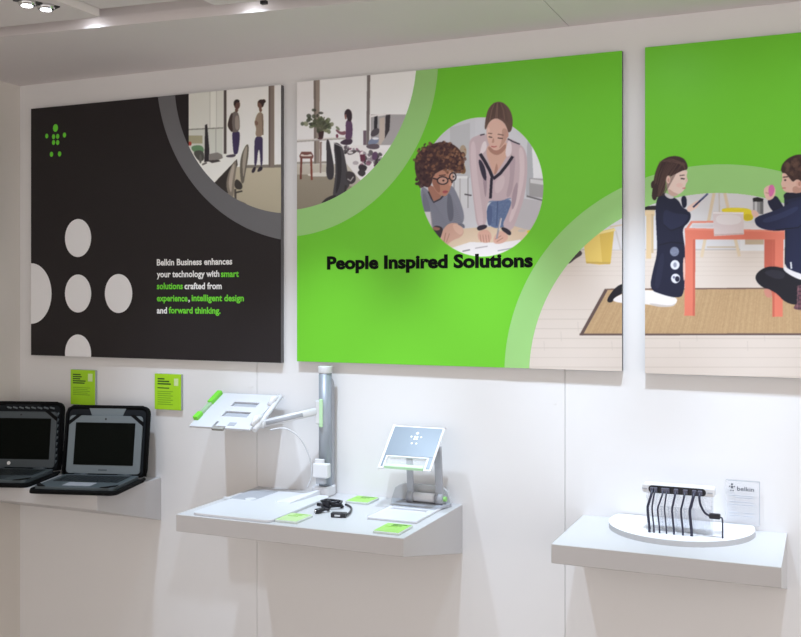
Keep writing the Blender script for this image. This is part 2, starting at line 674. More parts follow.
# ---------------- poster with the black field
def poster_black():
    x0, x1 = at_y(31, 230, PF).x, at_y(281, 230, PF).x
    zt = (at_y(31, 107, PF).z + at_y(281, 87, PF).z) / 2
    zb = (at_y(31, 355, PF).z + at_y(281, 363, PF).z) / 2
    R = (x0, zb, x1, zt)
    t = poster(x0, x1, zb, zt, P_BLACK, P_SIDE, 'black poster with white dots, grey ring and office photograph')
    ci = circ([(175, 97), (202, 166.5), (234, 199), (279.6, 212.5)])
    co = circ([(158, 98), (179, 162), (211, 203), (248, 230), (279.6, 238.5)])
    cv = Canvas(160, 70, 300, 225, (206, 206, 200))
    z = cv.zoom; P = cv.poly; Rr = cv.rect; O = cv.oval; Ln = cv.line
    z(175, 80, 4.72)
    P([(20, 40), (228, 40), (228, 225), (20, 236)], (196, 197, 190), smooth=False)
    Rr(165, 40, 195, 225, (204, 205, 198)); Ln([(165, 40), (165, 226)], 3, (160, 160, 152)); Ln([(196, 40), (196, 226)], 3, (165, 165, 158))
    P([(20, 236), (225, 226), (225, 350), (20, 360)], (188, 190, 182), smooth=False)
    Ln([(20, 236), (228, 226)], 5, (120, 120, 112)); Ln([(193, 226), (193, 345)], 4, (150, 150, 145)); Ln([(60, 232), (60, 345)], 4, (140, 138, 130))
    Rr(243, 20, 443, 410, (214, 215, 206)); Rr(470, 20, 520, 405, (216, 216, 208))
    P([(200, 412), (520, 406), (560, 680), (200, 680)], (170, 162, 142), smooth=False, col2=(150, 143, 124))
    P([(330, 402), (560, 398), (560, 412), (330, 416)], (112, 106, 98), smooth=False)
    Rr(230, 30, 243, 348, (74, 66, 64)); Rr(442, 10, 469, 410, (118, 106, 98)); Rr(442, 10, 449, 410, (92, 82, 78))
    Rr(60, 262, 130, 300, (150, 146, 120)); P([(70, 312), (130, 305), (140, 345), (90, 345)], (92, 126, 92)); P([(40, 265), (62, 262), (60, 300), (44, 300)], (96, 92, 88))
    P([(80, 335), (135, 330), (140, 380), (110, 385)], (70, 70, 66)); O(70, 300, 8, 10, (150, 60, 50))
    # desk
    P([(100, 395), (290, 352), (300, 372), (185, 486), (140, 455)], (212, 211, 204), smooth=False)
    P([(185, 486), (292, 374), (296, 400), (262, 470), (262, 540), (225, 525)], (46, 42, 40), smooth=False)
    P([(142, 212), (152, 208), (162, 330), (160, 384), (138, 388), (140, 320)], (40, 36, 40), smooth=False)
    P([(160, 350), (200, 342), (222, 352), (226, 368), (190, 384), (160, 380)], (120, 116, 112), smooth=False); P([(150, 380), (205, 376), (215, 384), (175, 392)], (60, 56, 56), smooth=False)
    P([(236, 358), (270, 350), (290, 352), (280, 364), (250, 366)], (66, 60, 70)); O(120, 372, 6, 22, (90, 88, 84))
    Ln([(128, 400), (150, 390)], 8, (90, 86, 84))
    # chairs
    P([(338, 300), (350, 310), (344, 380), (330, 450), (325, 490), (310, 485), (305, 400), (315, 345)], (92, 86, 78)); P([(336, 308), (343, 318), (330, 420), (322, 470), (318, 400), (322, 345)], (146, 138, 126))
    P([(280, 378), (294, 388), (282, 470), (276, 560), (256, 550), (240, 500), (250, 440)], (116, 108, 98)); P([(275, 395), (284, 400), (270, 480), (266, 540), (252, 500), (258, 440)], (158, 148, 136))
    P([(285, 460), (320, 490), (316, 520), (278, 512)], (52, 48, 46)); Ln([(284, 515), (286, 570)], 10, (70, 64, 60)); P([(286, 565), (330, 580), (340, 590), (300, 582)], (60, 56, 52)); Ln([(284, 532), (318, 524)], 8, (58, 54, 50))
    # the two standing figures, seen against the window
    P([(268, 240), (302, 240), (308, 262), (298, 345), (288, 352), (276, 350), (272, 300)], (52, 42, 74))
    P([(270, 152), (294, 146), (305, 175), (307, 242), (270, 250), (262, 228), (256, 200)], (100, 92, 88)); P([(262, 160), (274, 152), (268, 200), (274, 240), (268, 248), (250, 224), (248, 205)], (58, 46, 44)); P([(282, 170), (300, 165), (306, 232), (284, 238)], (138, 128, 120))
    P([(282, 134), (298, 134), (298, 150), (284, 154)], (88, 64, 56)); O(293, 116, 14, 22, (84, 60, 54)); P([(276, 118), (278, 98), (292, 90), (305, 96), (304, 106), (288, 106), (284, 125)], (38, 28, 28))
    P([(376, 265), (414, 265), (415, 305), (414, 400), (404, 412), (400, 330), (392, 330), (386, 400), (374, 412), (374, 330)], (56, 46, 76))
    P([(384, 165), (402, 148), (416, 160), (418, 210), (414, 268), (378, 268), (384, 225), (374, 208)], (134, 117, 102)); P([(374, 196), (384, 190), (396, 205), (384, 218)], (110, 84, 72)); Ln([(412, 160), (415, 260)], 6, (110, 96, 84))
    P([(396, 128), (408, 128), (412, 150), (398, 152)], (104, 76, 64)); O(402, 114, 13, 20, (100, 72, 62)); P([(390, 105), (400, 92), (416, 92), (424, 105), (412, 135), (408, 112), (396, 106)], (46, 32, 30)); O(419, 100, 9, 9, (46, 32, 30))
    P([(358, 436), (372, 408), (384, 412), (374, 440)], (40, 32, 44)); P([(386, 432), (400, 406), (414, 410), (412, 425), (396, 434)], (40, 32, 44))
    xph = at_y(188.8, 120, PF).x
    photo_print(cv, (xph, x1), (ci[1] - ci[2] - .004, zt), lambda X, Z, A: (X - ci[0]) ** 2 + (Z - ci[1]) ** 2 < (ci[2] + .002) ** 2, t, 1.5, 0.0002, 'photograph of an office with two standing figures')
    ring_print((ci[0], ci[1]), ci[2], co[2], R, P_RINGG, t, 0.0004, c1=(co[0], co[1]), label='grey quarter ring')
    for px, py, r in ((78, 238, 19), (78, 293.5, 19), (118.5, 293.5, 19.5), (78, 353.5, 19), (31, 293.5, 30.3)):
        p = at_y(px, py, PF); q = at_y(px, py - r, PF)
        disc_print('dot', p.x, p.z, q.z - p.z, R, P_DOT, t, 0.0003, aspect=0.87, label='white dot')
    for px, py, r in LOGO:
        p = at_y(px, py, PF)
        disc_print('logo_dot', p.x, p.z, r * 0.0035, R, T_GREEN, t, 0.0003, aspect=0.82, n=16)
    def words(body, xa, xb, base, m):
        a, b = at_y(150 + xa / 7.96, 245 + base / 7.96, PF), at_y(150 + xb / 7.96, 245 + base / 7.96, PF)
        lettering(body, a.x, b.x, 0.0212, lambda u, v: V(u, PF - 0.0005, (a.z + b.z) / 2 + v), m, t, bold=0.03)
    words('Belkin Business enhances', 55, 655, 158, T_WHITE)
    words('your technology with', 55, 553, 254, T_WHITE); words('smart', 565, 708, 253, T_GREEN)
    words('solutions', 55, 262, 350, T_GREEN); words('crafted from', 275, 572, 350, T_WHITE)
    words('experience', 55, 300, 447, T_GREEN); words(',', 306, 318, 447, T_WHITE); words('intelligent design', 332, 748, 446, T_GREEN)
    words('and', 55, 136, 544, T_WHITE); words('forward thinking.', 150, 562, 544, T_GREEN)


# ---------------- poster in the middle
def poster_green():
    x0, x1 = at_y(297, 220, PF).x, at_y(622, 220, PF).x
    zt = (at_y(297, 81, PF).z + at_y(622, 52, PF).z) / 2
    zb = (at_y(297, 361.5, PF).z + at_y(622, 371, PF).z) / 2
    R = (x0, zb, x1, zt)
    t = poster(x0, x1, zb, zt, P_GREEN, P_SIDE, 'green poster with a black headline and round photograph of two women')
    ci = circ([(415.6, 72), (408, 110), (390.5, 147), (365, 175.6), (338, 195.7), (302.6, 208.8)])
    co = circ([(438, 69), (430.7, 110), (410.6, 158), (385.5, 190.7), (363, 209), (299, 236)])
    # --- office photograph in the corner
    cv = Canvas(285, 50, 430, 225, (208, 206, 206))
    z = cv.zoom; P = cv.poly; Rr = cv.rect; O = cv.oval; Ln = cv.line
    z(295, 75, 4.72)
    Rr(-20, -60, 88, 420, (206, 204, 204)); Rr(117, -60, 340, 420, (212, 210, 211)); Rr(355, -60, 640, 200, (212, 210, 209))
    Rr(-20, 420, 640, 720, (176, 170, 160), col2=(122, 114, 100))
    P([(-20, 470), (160, 470), (330, 560), (200, 700), (-20, 700)], (132, 124, 110), smooth=False, col2=(116, 108, 94))
    P([(60, 462), (190, 455), (190, 478), (60, 480)], (190, 186, 178)); Ln([(-20, 416), (160, 412)], 10, (140, 134, 126))
    P([(88, -60), (117, -60), (115, 418), (91, 418)], (132, 121, 113), smooth=False); P([(88, -60), (98, -60), (100, 418), (91, 418)], (108, 98, 92), smooth=False)
    P([(341, -60), (356, -60), (350, 332), (336, 332)], (104, 97, 95), smooth=False); Rr(322, 262, 336, 335, (96, 82, 92))
    # high table, plant, stool
    P([(0, 307), (270, 291), (272, 300), (0, 318)], (150, 144, 140), smooth=False); P([(0, 306), (270, 290), (270, 295), (0, 311)], (196, 192, 188), smooth=False)
    P([(116, 316), (127, 315), (124, 462), (117, 462)], (130, 112, 106), smooth=False)
    P([(108, 262), (138, 262), (132, 300), (113, 300)], (52, 34, 36), smooth=False)
    cv.dabs(lambda: (random.gauss(122, 30), random.gauss(222, 26)), 60, 10, [(60, 66, 50), (84, 92, 66), (108, 112, 86), (48, 52, 42)])
    for a in range(9):
        aa = -2.8 + a * 0.32
        Ln([(122, 265), (122 + 46 * math.cos(aa), 245 + 50 * math.sin(aa))], 4, (76, 76, 60))
    O(118, 300, 12, 4, (70, 40, 46)); 
    P([(20, 382), (30, 362), (76, 362), (88, 382), (84, 394), (24, 394)], (104, 66, 60), smooth=False); P([(30, 372), (50, 380), (76, 372), (84, 384), (24, 384)], (196, 188, 182)); Ln([(30, 392), (27, 492)], 9, (96, 50, 42)); Ln([(76, 392), (79, 496)], 9, (112, 58, 46))
    # woman at the table
    P([(206, 322), (238, 300), (272, 300), (270, 326), (240, 332)], (58, 44, 58)); P([(238, 222), (254, 206), (270, 222), (273, 262), (268, 304), (236, 306), (240, 262)], (82, 58, 84))
    P([(240, 262), (242, 282), (214, 284), (190, 262), (196, 254), (216, 270)], (112, 74, 84)); P([(192, 280), (204, 278), (204, 296), (194, 298)], (96, 44, 62))
    P([(232, 190), (236, 168), (252, 158), (268, 172), (270, 205), (262, 222), (248, 216), (244, 196)], (46, 34, 40)); P([(233, 186), (243, 184), (244, 208), (236, 210)], (122, 86, 82))
    # desk and clutter
    P([(222, 338), (300, 330), (372, 332), (430, 360), (450, 400), (330, 520), (285, 470), (244, 420)], (206, 203, 203), smooth=False)
    cols = [(60, 52, 58), (92, 84, 92), (130, 120, 128), (46, 40, 44), (110, 70, 90), (226, 224, 224)]
    cv.dabs(lambda: (random.uniform(235, 305), random.uniform(338, 372)), 16, 9, cols); cv.dabs(lambda: (random.uniform(310, 410), random.uniform(365, 440)), 34, 11, cols)
    P([(306, 376), (330, 374), (332, 404), (310, 408)], (88, 42, 60), smooth=False); O(286, 415, 14, 9, (160, 152, 156)); P([(300, 420), (345, 428), (330, 460), (300, 450)], (48, 42, 48)); P([(365, 365), (390, 360), (388, 400), (362, 402)], (84, 60, 86))
    P([(240, 370), (272, 352), (300, 358), (262, 380)], (74, 66, 70)); O(262, 366, 12, 6, (188, 184, 186)); P([(290, 462), (315, 440), (338, 462), (318, 484)], (56, 50, 54))
    # shelving on the right
    Rr(358, 186, 640, 330, (150, 146, 148)); P([(356, 190), (430, 180), (430, 190), (356, 200)], (206, 203, 202), smooth=False); P([(374, 198), (390, 192), (388, 260), (372, 270)], (40, 36, 42), smooth=False); P([(398, 205), (424, 198), (424, 300), (404, 330), (396, 330)], (172, 160, 152), smooth=False)
    P([(360, 260), (398, 246), (398, 280), (356, 296)], (70, 64, 70)); P([(340, 312), (392, 286), (398, 318), (352, 338)], (110, 118, 140)); O(380, 300, 16, 6, (200, 200, 206)); P([(428, 190), (450, 186), (446, 260), (424, 300)], (48, 42, 46), smooth=False); P([(330, 330), (396, 322), (400, 350), (345, 350)], (86, 76, 84))
    # black desk chairs
    P([(146, 306), (160, 302), (172, 360), (186, 440), (182, 490), (160, 498), (146, 470), (150, 400)], (52, 48, 52))
    P([(180, 322), (200, 318), (226, 340), (238, 400), (252, 480), (262, 520), (225, 560), (190, 585), (176, 572), (188, 500), (192, 420)], (60, 57, 61)); P([(184, 326), (200, 322), (214, 336), (222, 420), (214, 520), (188, 575), (200, 480), (198, 400)], (40, 37, 41))
    P([(240, 450), (282, 460), (290, 500), (262, 520), (240, 500)], (54, 48, 52)); Ln([(248, 490), (262, 500), (276, 480)], 6, (150, 146, 146)); Ln([(182, 320), (226, 340)], 4, (150, 146, 148))
    P([(118, 614), (140, 584), (188, 562), (200, 580), (160, 600), (130, 622)], (44, 40, 42)); Ln([(240, 520), (236, 560)], 10, (48, 44, 46))
    photo_print(cv, (x0, ci[0] + ci[2] + .003), (ci[1] - ci[2] - .003, zt), lambda X, Z, A: (X - ci[0]) ** 2 + (Z - ci[1]) ** 2 < (ci[2] + .002) ** 2, t, 1.5, 0.0002, 'photograph of an office with desk chairs and plant')
    ring_print((ci[0], ci[1]), ci[2], co[2], R, P_RING, t, 0.0004, c1=(co[0], co[1]), label='pale green quarter ring in the upper corner')

    # --- round photograph in the middle
    cv = Canvas(402, 90, 556, 270, GREEN)
    cv.al[:] = 0
    z = cv.zoom; P = cv.poly; Rr = cv.rect; O = cv.oval; Ln = cv.line
    yy, xx = np.mgrid[0:cv.h, 0:cv.w]
    qx, qy = cv.x0 + (xx + .5) / cv.S, cv.y0 + (yy + .5) / cv.S
    cm = at_y(482, 187, PF); rm = 69.5 / F * (-sn * cm.x + cs * (PF + D))
    ex = (at_y(543.5, 187, PF).x - at_y(420.5, 187, PF).x) / 2
    inside = np.clip((1 - np.sqrt(((qx - 482) / 61.5) ** 2 + ((qy - 187) / 69.8) ** 2)) * 61 * 1.2 + .5, 0, 1)
    g0 = cv.a.copy()
    cv.a[:] = (204, 204, 210)
    z(460, 95, 3.98)
    Rr(-160, 60, 60, 330, (200, 200, 206)); P([(-40, 130), (40, 110), (40, 330), (-40, 330)], (186, 186, 190), smooth=False)
    for k in range(9): Rr(-34 + k * 8, 328, -30 + k * 8, 450, random.choice([(150, 148, 150), (210, 210, 212), (176, 172, 172)]))
    O(12, 225, 14, 26, (168, 150, 130)); O(8, 290, 12, 24, (190, 160, 110)); O(14, 300, 9, 14, (120, 90, 60)); Rr(-60, 322, 30, 332, (222, 222, 224)); Ln([(18, 395), (46, 400)], 5, (70, 66, 70))
    P([(260, 130), (345, 200), (345, 330), (285, 330), (272, 220)], (226, 227, 231), smooth=False); P([(268, 170), (285, 190), (292, 330), (275, 400), (262, 400)], (176, 178, 184), smooth=False)
    P([(276, 330), (345, 336), (345, 412), (276, 402)], (160, 158, 160), smooth=False); P([(280, 334), (345, 342), (345, 360), (280, 350)], (206, 206, 208), smooth=False); Ln([(265, 402), (345, 424)], 7, (112, 110, 114))
    P([(225, 408), (345, 425), (345, 580), (200, 560)], (186, 183, 188), smooth=False)
    # table
    P([(-160, 545), (60, 528), (210, 520), (262, 535), (310, 545), (345, 600), (345, 700), (-160, 700)], (214, 192, 168), smooth=False)
    P([(-70, 620), (40, 585), (160, 588), (240, 575), (280, 640), (100, 690), (-80, 690)], (226, 222, 222), smooth=False); Ln([(60, 610), (110, 602)], 4, (170, 160, 164)); Ln([(150, 620), (230, 606)], 4, (150, 150, 160)); Ln([(10, 622), (40, 616)], 5, (130, 124, 130))
    P([(262, 545), (276, 536), (294, 544), (284, 556)], (222, 205, 60)); P([(230, 535), (262, 534), (262, 545), (232, 546)], (196, 186, 176))
    cv.a = g0 * (1 - inside[..., None]) + cv.a * inside[..., None]
    BG = cv.a.copy()
    # standing woman
    P([(104, 424), (206, 405), (208, 470), (190, 528), (108, 530)], (98, 116, 152), tex=20); Ln([(150, 420), (146, 520)], 4, (72, 88, 124)); P([(108, 440), (130, 440), (126, 520), (108, 520)], (82, 98, 136)); Ln([(106, 426), (204, 410)], 6, (120, 136, 168))
    P([(38, 176), (70, 160), (98, 154), (150, 170), (196, 172), (236, 192), (264, 222), (270, 300), (258, 400), (236, 470), (206, 548), (166, 522), (186, 480), (206, 430), (204, 404), (160, 424), (104, 416), (108, 520), (68, 534), (56, 440), (44, 340), (34, 220)], (194, 174, 180))
    P([(40, 190), (62, 180), (66, 300), (84, 420), (96, 515), (74, 526), (58, 420), (46, 320)], (206, 188, 193)); P([(96, 300), (108, 330), (104, 410), (98, 400), (90, 330)], (160, 140, 150)); P([(232, 200), (256, 220), (258, 320), (240, 410), (205, 510), (190, 500), (228, 400), (240, 300)], (210, 192, 196))
    P([(196, 260), (222, 230), (216, 330), (204, 400), (180, 412), (200, 330)], (176, 156, 164)); P([(135, 345), (180, 310), (176, 370), (140, 400)], (204, 186, 190)); P([(206, 390), (232, 330), (226, 420), (205, 470)], (166, 146, 156))
    P([(108, 196), (186, 180), (196, 225), (176, 262), (148, 306), (134, 322), (120, 280), (104, 236)], (206, 166, 150)); P([(110, 200), (150, 224), (182, 190), (184, 215), (150, 244), (116, 226)], (168, 124, 110)); P([(134, 316), (146, 262), (152, 300), (140, 318)], (176, 132, 118))
    P([(88, 190), (104, 180), (108, 216), (84, 240), (78, 236)], (222, 210, 214)); P([(192, 176), (206, 190), (206, 236), (184, 250), (180, 222)], (220, 206, 210))
    Ln([(80, 234), (100, 266), (118, 300), (130, 330)], 13, (38, 32, 48)); Ln([(210, 244), (190, 274), (160, 312), (132, 334)], 12, (38, 32, 48)); Ln([(126, 330), (121, 412)], 11, (40, 34, 50)); P([(72, 254), (88, 262), (104, 300), (106, 346), (90, 330), (78, 290)], (50, 44, 62)); Ln([(190, 174), (212, 186), (238, 196)], 5, (44, 38, 54)); Ln([(80, 160), (98, 156)], 5, (60, 50, 60))
    P([(104, 126), (120, 98), (146, 84), (170, 94), (192, 130), (190, 172), (170, 206), (146, 224), (122, 212), (107, 176)], (212, 174, 160)); P([(166, 130), (190, 136), (188, 172), (166, 206), (152, 215), (168, 180)], (186, 146, 132)); P([(108, 128), (120, 130), (116, 180), (108, 170)], (222, 188, 174))
    P([(98, 140), (100, 100), (112, 52), (140, 26), (172, 28), (200, 56), (212, 100), (206, 142), (192, 152), (188, 134), (178, 112), (160, 98), (144, 92), (126, 98), (112, 114), (105, 134)], (96, 72, 64)); 
    for k in range(14): Ln([(112 + k * 6, 106 - 16 * math.sin(math.pi * k / 13)), (122 + k * 4.6, 60), (136 + k * 2.4, 32)], 3, random.choice([(122, 96, 84), (82, 60, 54), (136, 110, 96), (70, 50, 46)]), alpha=.7)
    Ln([(112, 152), (128, 154)], 3.5, (110, 80, 70)); Ln([(150, 156), (174, 160)], 3.5, (110, 80, 70)); Ln([(114, 166), (128, 169)], 4, (70, 48, 46)); Ln([(150, 171), (170, 173)], 4, (70, 48, 46)); P([(134, 166), (138, 188), (128, 192), (126, 186)], (184, 140, 126)); Ln([(124, 204), (136, 207), (146, 204)], 4.5, (176, 96, 96)); O(188, 158, 5, 12, (190, 146, 132))
    P([(70, 546), (96, 534), (118, 540), (128, 566), (118, 586), (96, 590), (72, 576)], (206, 162, 146)); 
    for k in range(4): Ln([(80 + k * 11, 556), (84 + k * 11, 586)], 2.5, (166, 120, 106))
    P([(66, 522), (106, 514), (109, 530), (70, 543)], (44, 38, 52)); P([(168, 522), (206, 542), (200, 564), (162, 536)], (44, 38, 52))
    P([(134, 566), (150, 546), (170, 540), (196, 562), (180, 586), (150, 594), (132, 588)], (210, 166, 150)); Ln([(140, 574), (164, 560)], 3, (168, 122, 108)); Ln([(146, 584), (172, 568)], 3, (168, 122, 108))
    Ln([(163, 490), (152, 540), (146, 572)], 7, (150, 146, 156)); Ln([(165, 490), (155, 538)], 3, (214, 212, 218))
    # seated woman with curly hair and glasses
    z(405, 135, 5.314)
    P([(84, 268), (126, 292), (150, 350), (196, 322), (236, 262), (262, 280), (300, 366), (318, 440), (300, 482), (200, 500), (150, 522), (110, 470), (82, 370)], (128, 130, 144))
    for k in range(20):
        Ln([(88 + k * 3, 290 + k * 11), (150 + k * 5, 352 + k * 8), (240 + k * 4, 300 + k * 10)], 2.6, (98, 100, 116), alpha=.55)
    P([(226, 300), (250, 330), (262, 440), (236, 470), (222, 400)], (98, 100, 114)); P([(90, 300), (120, 330), (140, 420), (100, 420)], (112, 113, 128))
    P([(84, 408), (136, 408), (144, 470), (152, 540), (120, 530)], (206, 202, 207), smooth=False); Ln([(136, 410), (148, 520)], 4, (150, 144, 150))
    P([(118, 250), (196, 310), (188, 336), (160, 356), (140, 338), (124, 300)], (160, 112, 96)); Ln([(124, 300), (140, 336), (152, 358), (188, 340), (204, 322)], 8, (54, 48, 58))
    P([(146, 216), (196, 178), (256, 192), (258, 236), (246, 268), (236, 300), (216, 328), (186, 320), (160, 296), (142, 256)], (178, 128, 108)); P([(150, 230), (180, 236), (190, 310), (168, 300), (146, 260)], (150, 102, 86)); P([(226, 190), (252, 198), (250, 232), (232, 220)], (196, 148, 128)); P([(236, 244), (252, 256), (244, 272), (230, 268)], (196, 146, 126))
    P([(52, 190), (52, 120), (78, 84), (112, 62), (160, 42), (212, 34), (268, 54), (304, 96), (314, 150), (312, 196), (286, 206), (258, 192), (214, 178), (176, 196), (150, 214), (142, 262), (122, 282), (92, 268), (66, 234)], (66, 42, 42))
    hair = [(54, 32, 36), (88, 58, 50), (112, 76, 58), (72, 46, 44), (132, 92, 68), (48, 28, 34)]
    def curl():
        while True:
            a, r = random.uniform(0, 6.283), random.uniform(0.0, 1.05) ** .6
            x, y = 182 + 132 * r * math.cos(a), 128 + 92 * r * math.sin(a)
            if not (150 < x < 270 and y > 186): return x, y
    cv.dabs(curl, 190, 9, hair, soft=.25, alpha=.75)
    cv.dabs(lambda: (random.uniform(220, 320), random.uniform(70, 205)), 46, 8, [(140, 98, 72), (160, 116, 84), (96, 64, 52), (120, 82, 62)], soft=.25, alpha=.7)
    cv.dabs(lambda: (random.uniform(60, 130), random.uniform(150, 275)), 46, 9, [(46, 28, 34), (62, 40, 42), (80, 54, 52)], soft=.25, alpha=.8)
    a = np.linspace(0, 2 * np.pi, 25)
    for cx_, cy_, rx, ry in ((200, 242, 28, 20), (254, 222, 17, 21)):
        O(cx_, cy_, rx, ry, (206, 180, 172), alpha=.35)
        Ln(np.stack([cx_ + rx * np.cos(a), cy_ + ry * np.sin(a)], 1), 6, (34, 26, 36)); O(cx_ + 4, cy_, 6, 5, (60, 38, 38))
    Ln([(226, 234), (240, 228)], 6, (34, 26, 36)); Ln([(148, 230), (174, 236)], 7, (34, 26, 36)); Ln([(180, 216), (216, 212)], 5, (66, 42, 40)); O(250, 250, 5, 5, (40, 28, 34))
    P([(198, 300), (214, 292), (230, 298), (222, 310), (204, 312)], (172, 88, 92)); Ln([(200, 302), (228, 302)], 2.5, (120, 58, 62))
    P([(146, 478), (206, 488), (196, 536), (172, 572), (150, 540)], (58, 50, 58)); P([(146, 486), (190, 494), (180, 508), (150, 506)], (150, 108, 94))
    P([(212, 484), (250, 464), (296, 474), (316, 512), (300, 542), (250, 560), (216, 592), (186, 590), (192, 532)], (202, 162, 146)); P([(250, 470), (296, 478), (312, 512), (296, 534), (262, 510)], (214, 178, 162)); Ln([(216, 520), (204, 584)], 4, (160, 116, 102)); Ln([(236, 524), (220, 570)], 3, (160, 116, 102)); P([(272, 470), (316, 470), (318, 500), (300, 486)], (108, 110, 124))
    changed = np.abs(cv.a - BG).max(2) > 6
    prot = np.zeros_like(inside)
    z(0, 0, 1)
    up = changed & ((qy < 150) & (qx > 478) & (qx < 516) | (qx < 470) & (qy < 196) & (qx < 446))
    prot[up] = 1
    A = np.maximum(inside, prot)
    cv.a = np.where((inside + prot > 0)[..., None], cv.a, g0)
    edge = (inside > 0) & (inside < 1) & (prot < 1)
    cv.a = np.where(edge[..., None], g0 * (1 - inside[..., None]) + cv.a * inside[..., None], cv.a)
    cv.al = A
    photo_mix(cv, A, 1.16)
    photo_print(cv, (at_y(403, 187, PF).x, at_y(555, 187, PF).x), (at_y(480, 262, PF).z, at_y(500, 92, PF).z), lambda X, Z, A_: A_ > 0.02, t, 1.0, 0.0002, 'round photograph of two women working at a table')
    # --- corner of the children's photograph, which runs on to the next poster
    cv = kids_canvas()
    photo_print(cv, (BI[0] - BI[2], x1), (zb, BI[1] + BI[2]), lambda X, Z, A_: (X - BI[0]) ** 2 + (Z - BI[1]) ** 2 < (BI[2] + .002) ** 2, t, 0.93, 0.0002, 'corner of a photograph with yellow bin and mat')
    ring_print((BI[0], BI[1]), BI[2], BO[2], R, P_RING, t, 0.0004, c1=(BO[0], BO[1]), label='pale green ring in the lower corner')
    a, b = at_y(327, 268.4, PF), at_y(533, 267, PF)
    lettering('People Inspired Solutions', a.x, b.x, 0.0385, lambda u, v: V(u, PF - 0.0006, (a.z + b.z) / 2 + v), T_BLACK, t, bold=0.046)
    return cv, zt, zb


def photo_mix(cv, A, gain):
    """bake the ink gain for the photo part only, so that the rim meets the green field exactly"""
    c = np.clip(cv.a / 255, 0, 1)
    l = np.where(c <= 0.04045, c / 12.92, ((c + 0.055) / 1.055) ** 2.4)
    l = np.clip(l * (1 + (gain - 1) * A[..., None]), 0, 1)
    cv.a = np.where(l <= 0.0031308, l * 12.92, 1.055 * l ** (1 / 2.4) - 0.055) * 255


BI = circ([(528, 367), (539.5, 319.6), (560.7, 275.4), (574.8, 256), (620.7, 217), (717, 193), (756, 196.7)])
BO = circ([(503.4, 367), (511, 323), (536, 266.6), (571, 224), (620.7, 187), (685.6, 166), (717, 163.4), (779.8, 173)])
_K = []


def kids_field(cv, paint):
    """outside the circle the print is the poster's own field and ring"""
    if not paint: return
    yy, xx = np.mgrid[0:cv.h, 0:cv.w]
    a, b = (cv.x0 + (xx + .5) / cv.S - CX) / F, (CY - cv.y0 - (yy + .5) / cv.S) / F
    tt = (PF + D) / (cs + sn * a)
    X, Z = (-sn + cs * a) * tt, EYE + b * tt
    ri = np.hypot(X - BI[0], Z - BI[1]); ro = np.hypot(X - BO[0], Z - BO[1])
    cv.a[(ri > BI[2]) & (ro <= BO[2])] = [v * 1.032 for v in (156, 208, 126)]
    cv.a[ro > BO[2]] = [v * 1.032 for v in GREEN]
    cv.bg0 = cv.a.copy()
    cv.ri = ri




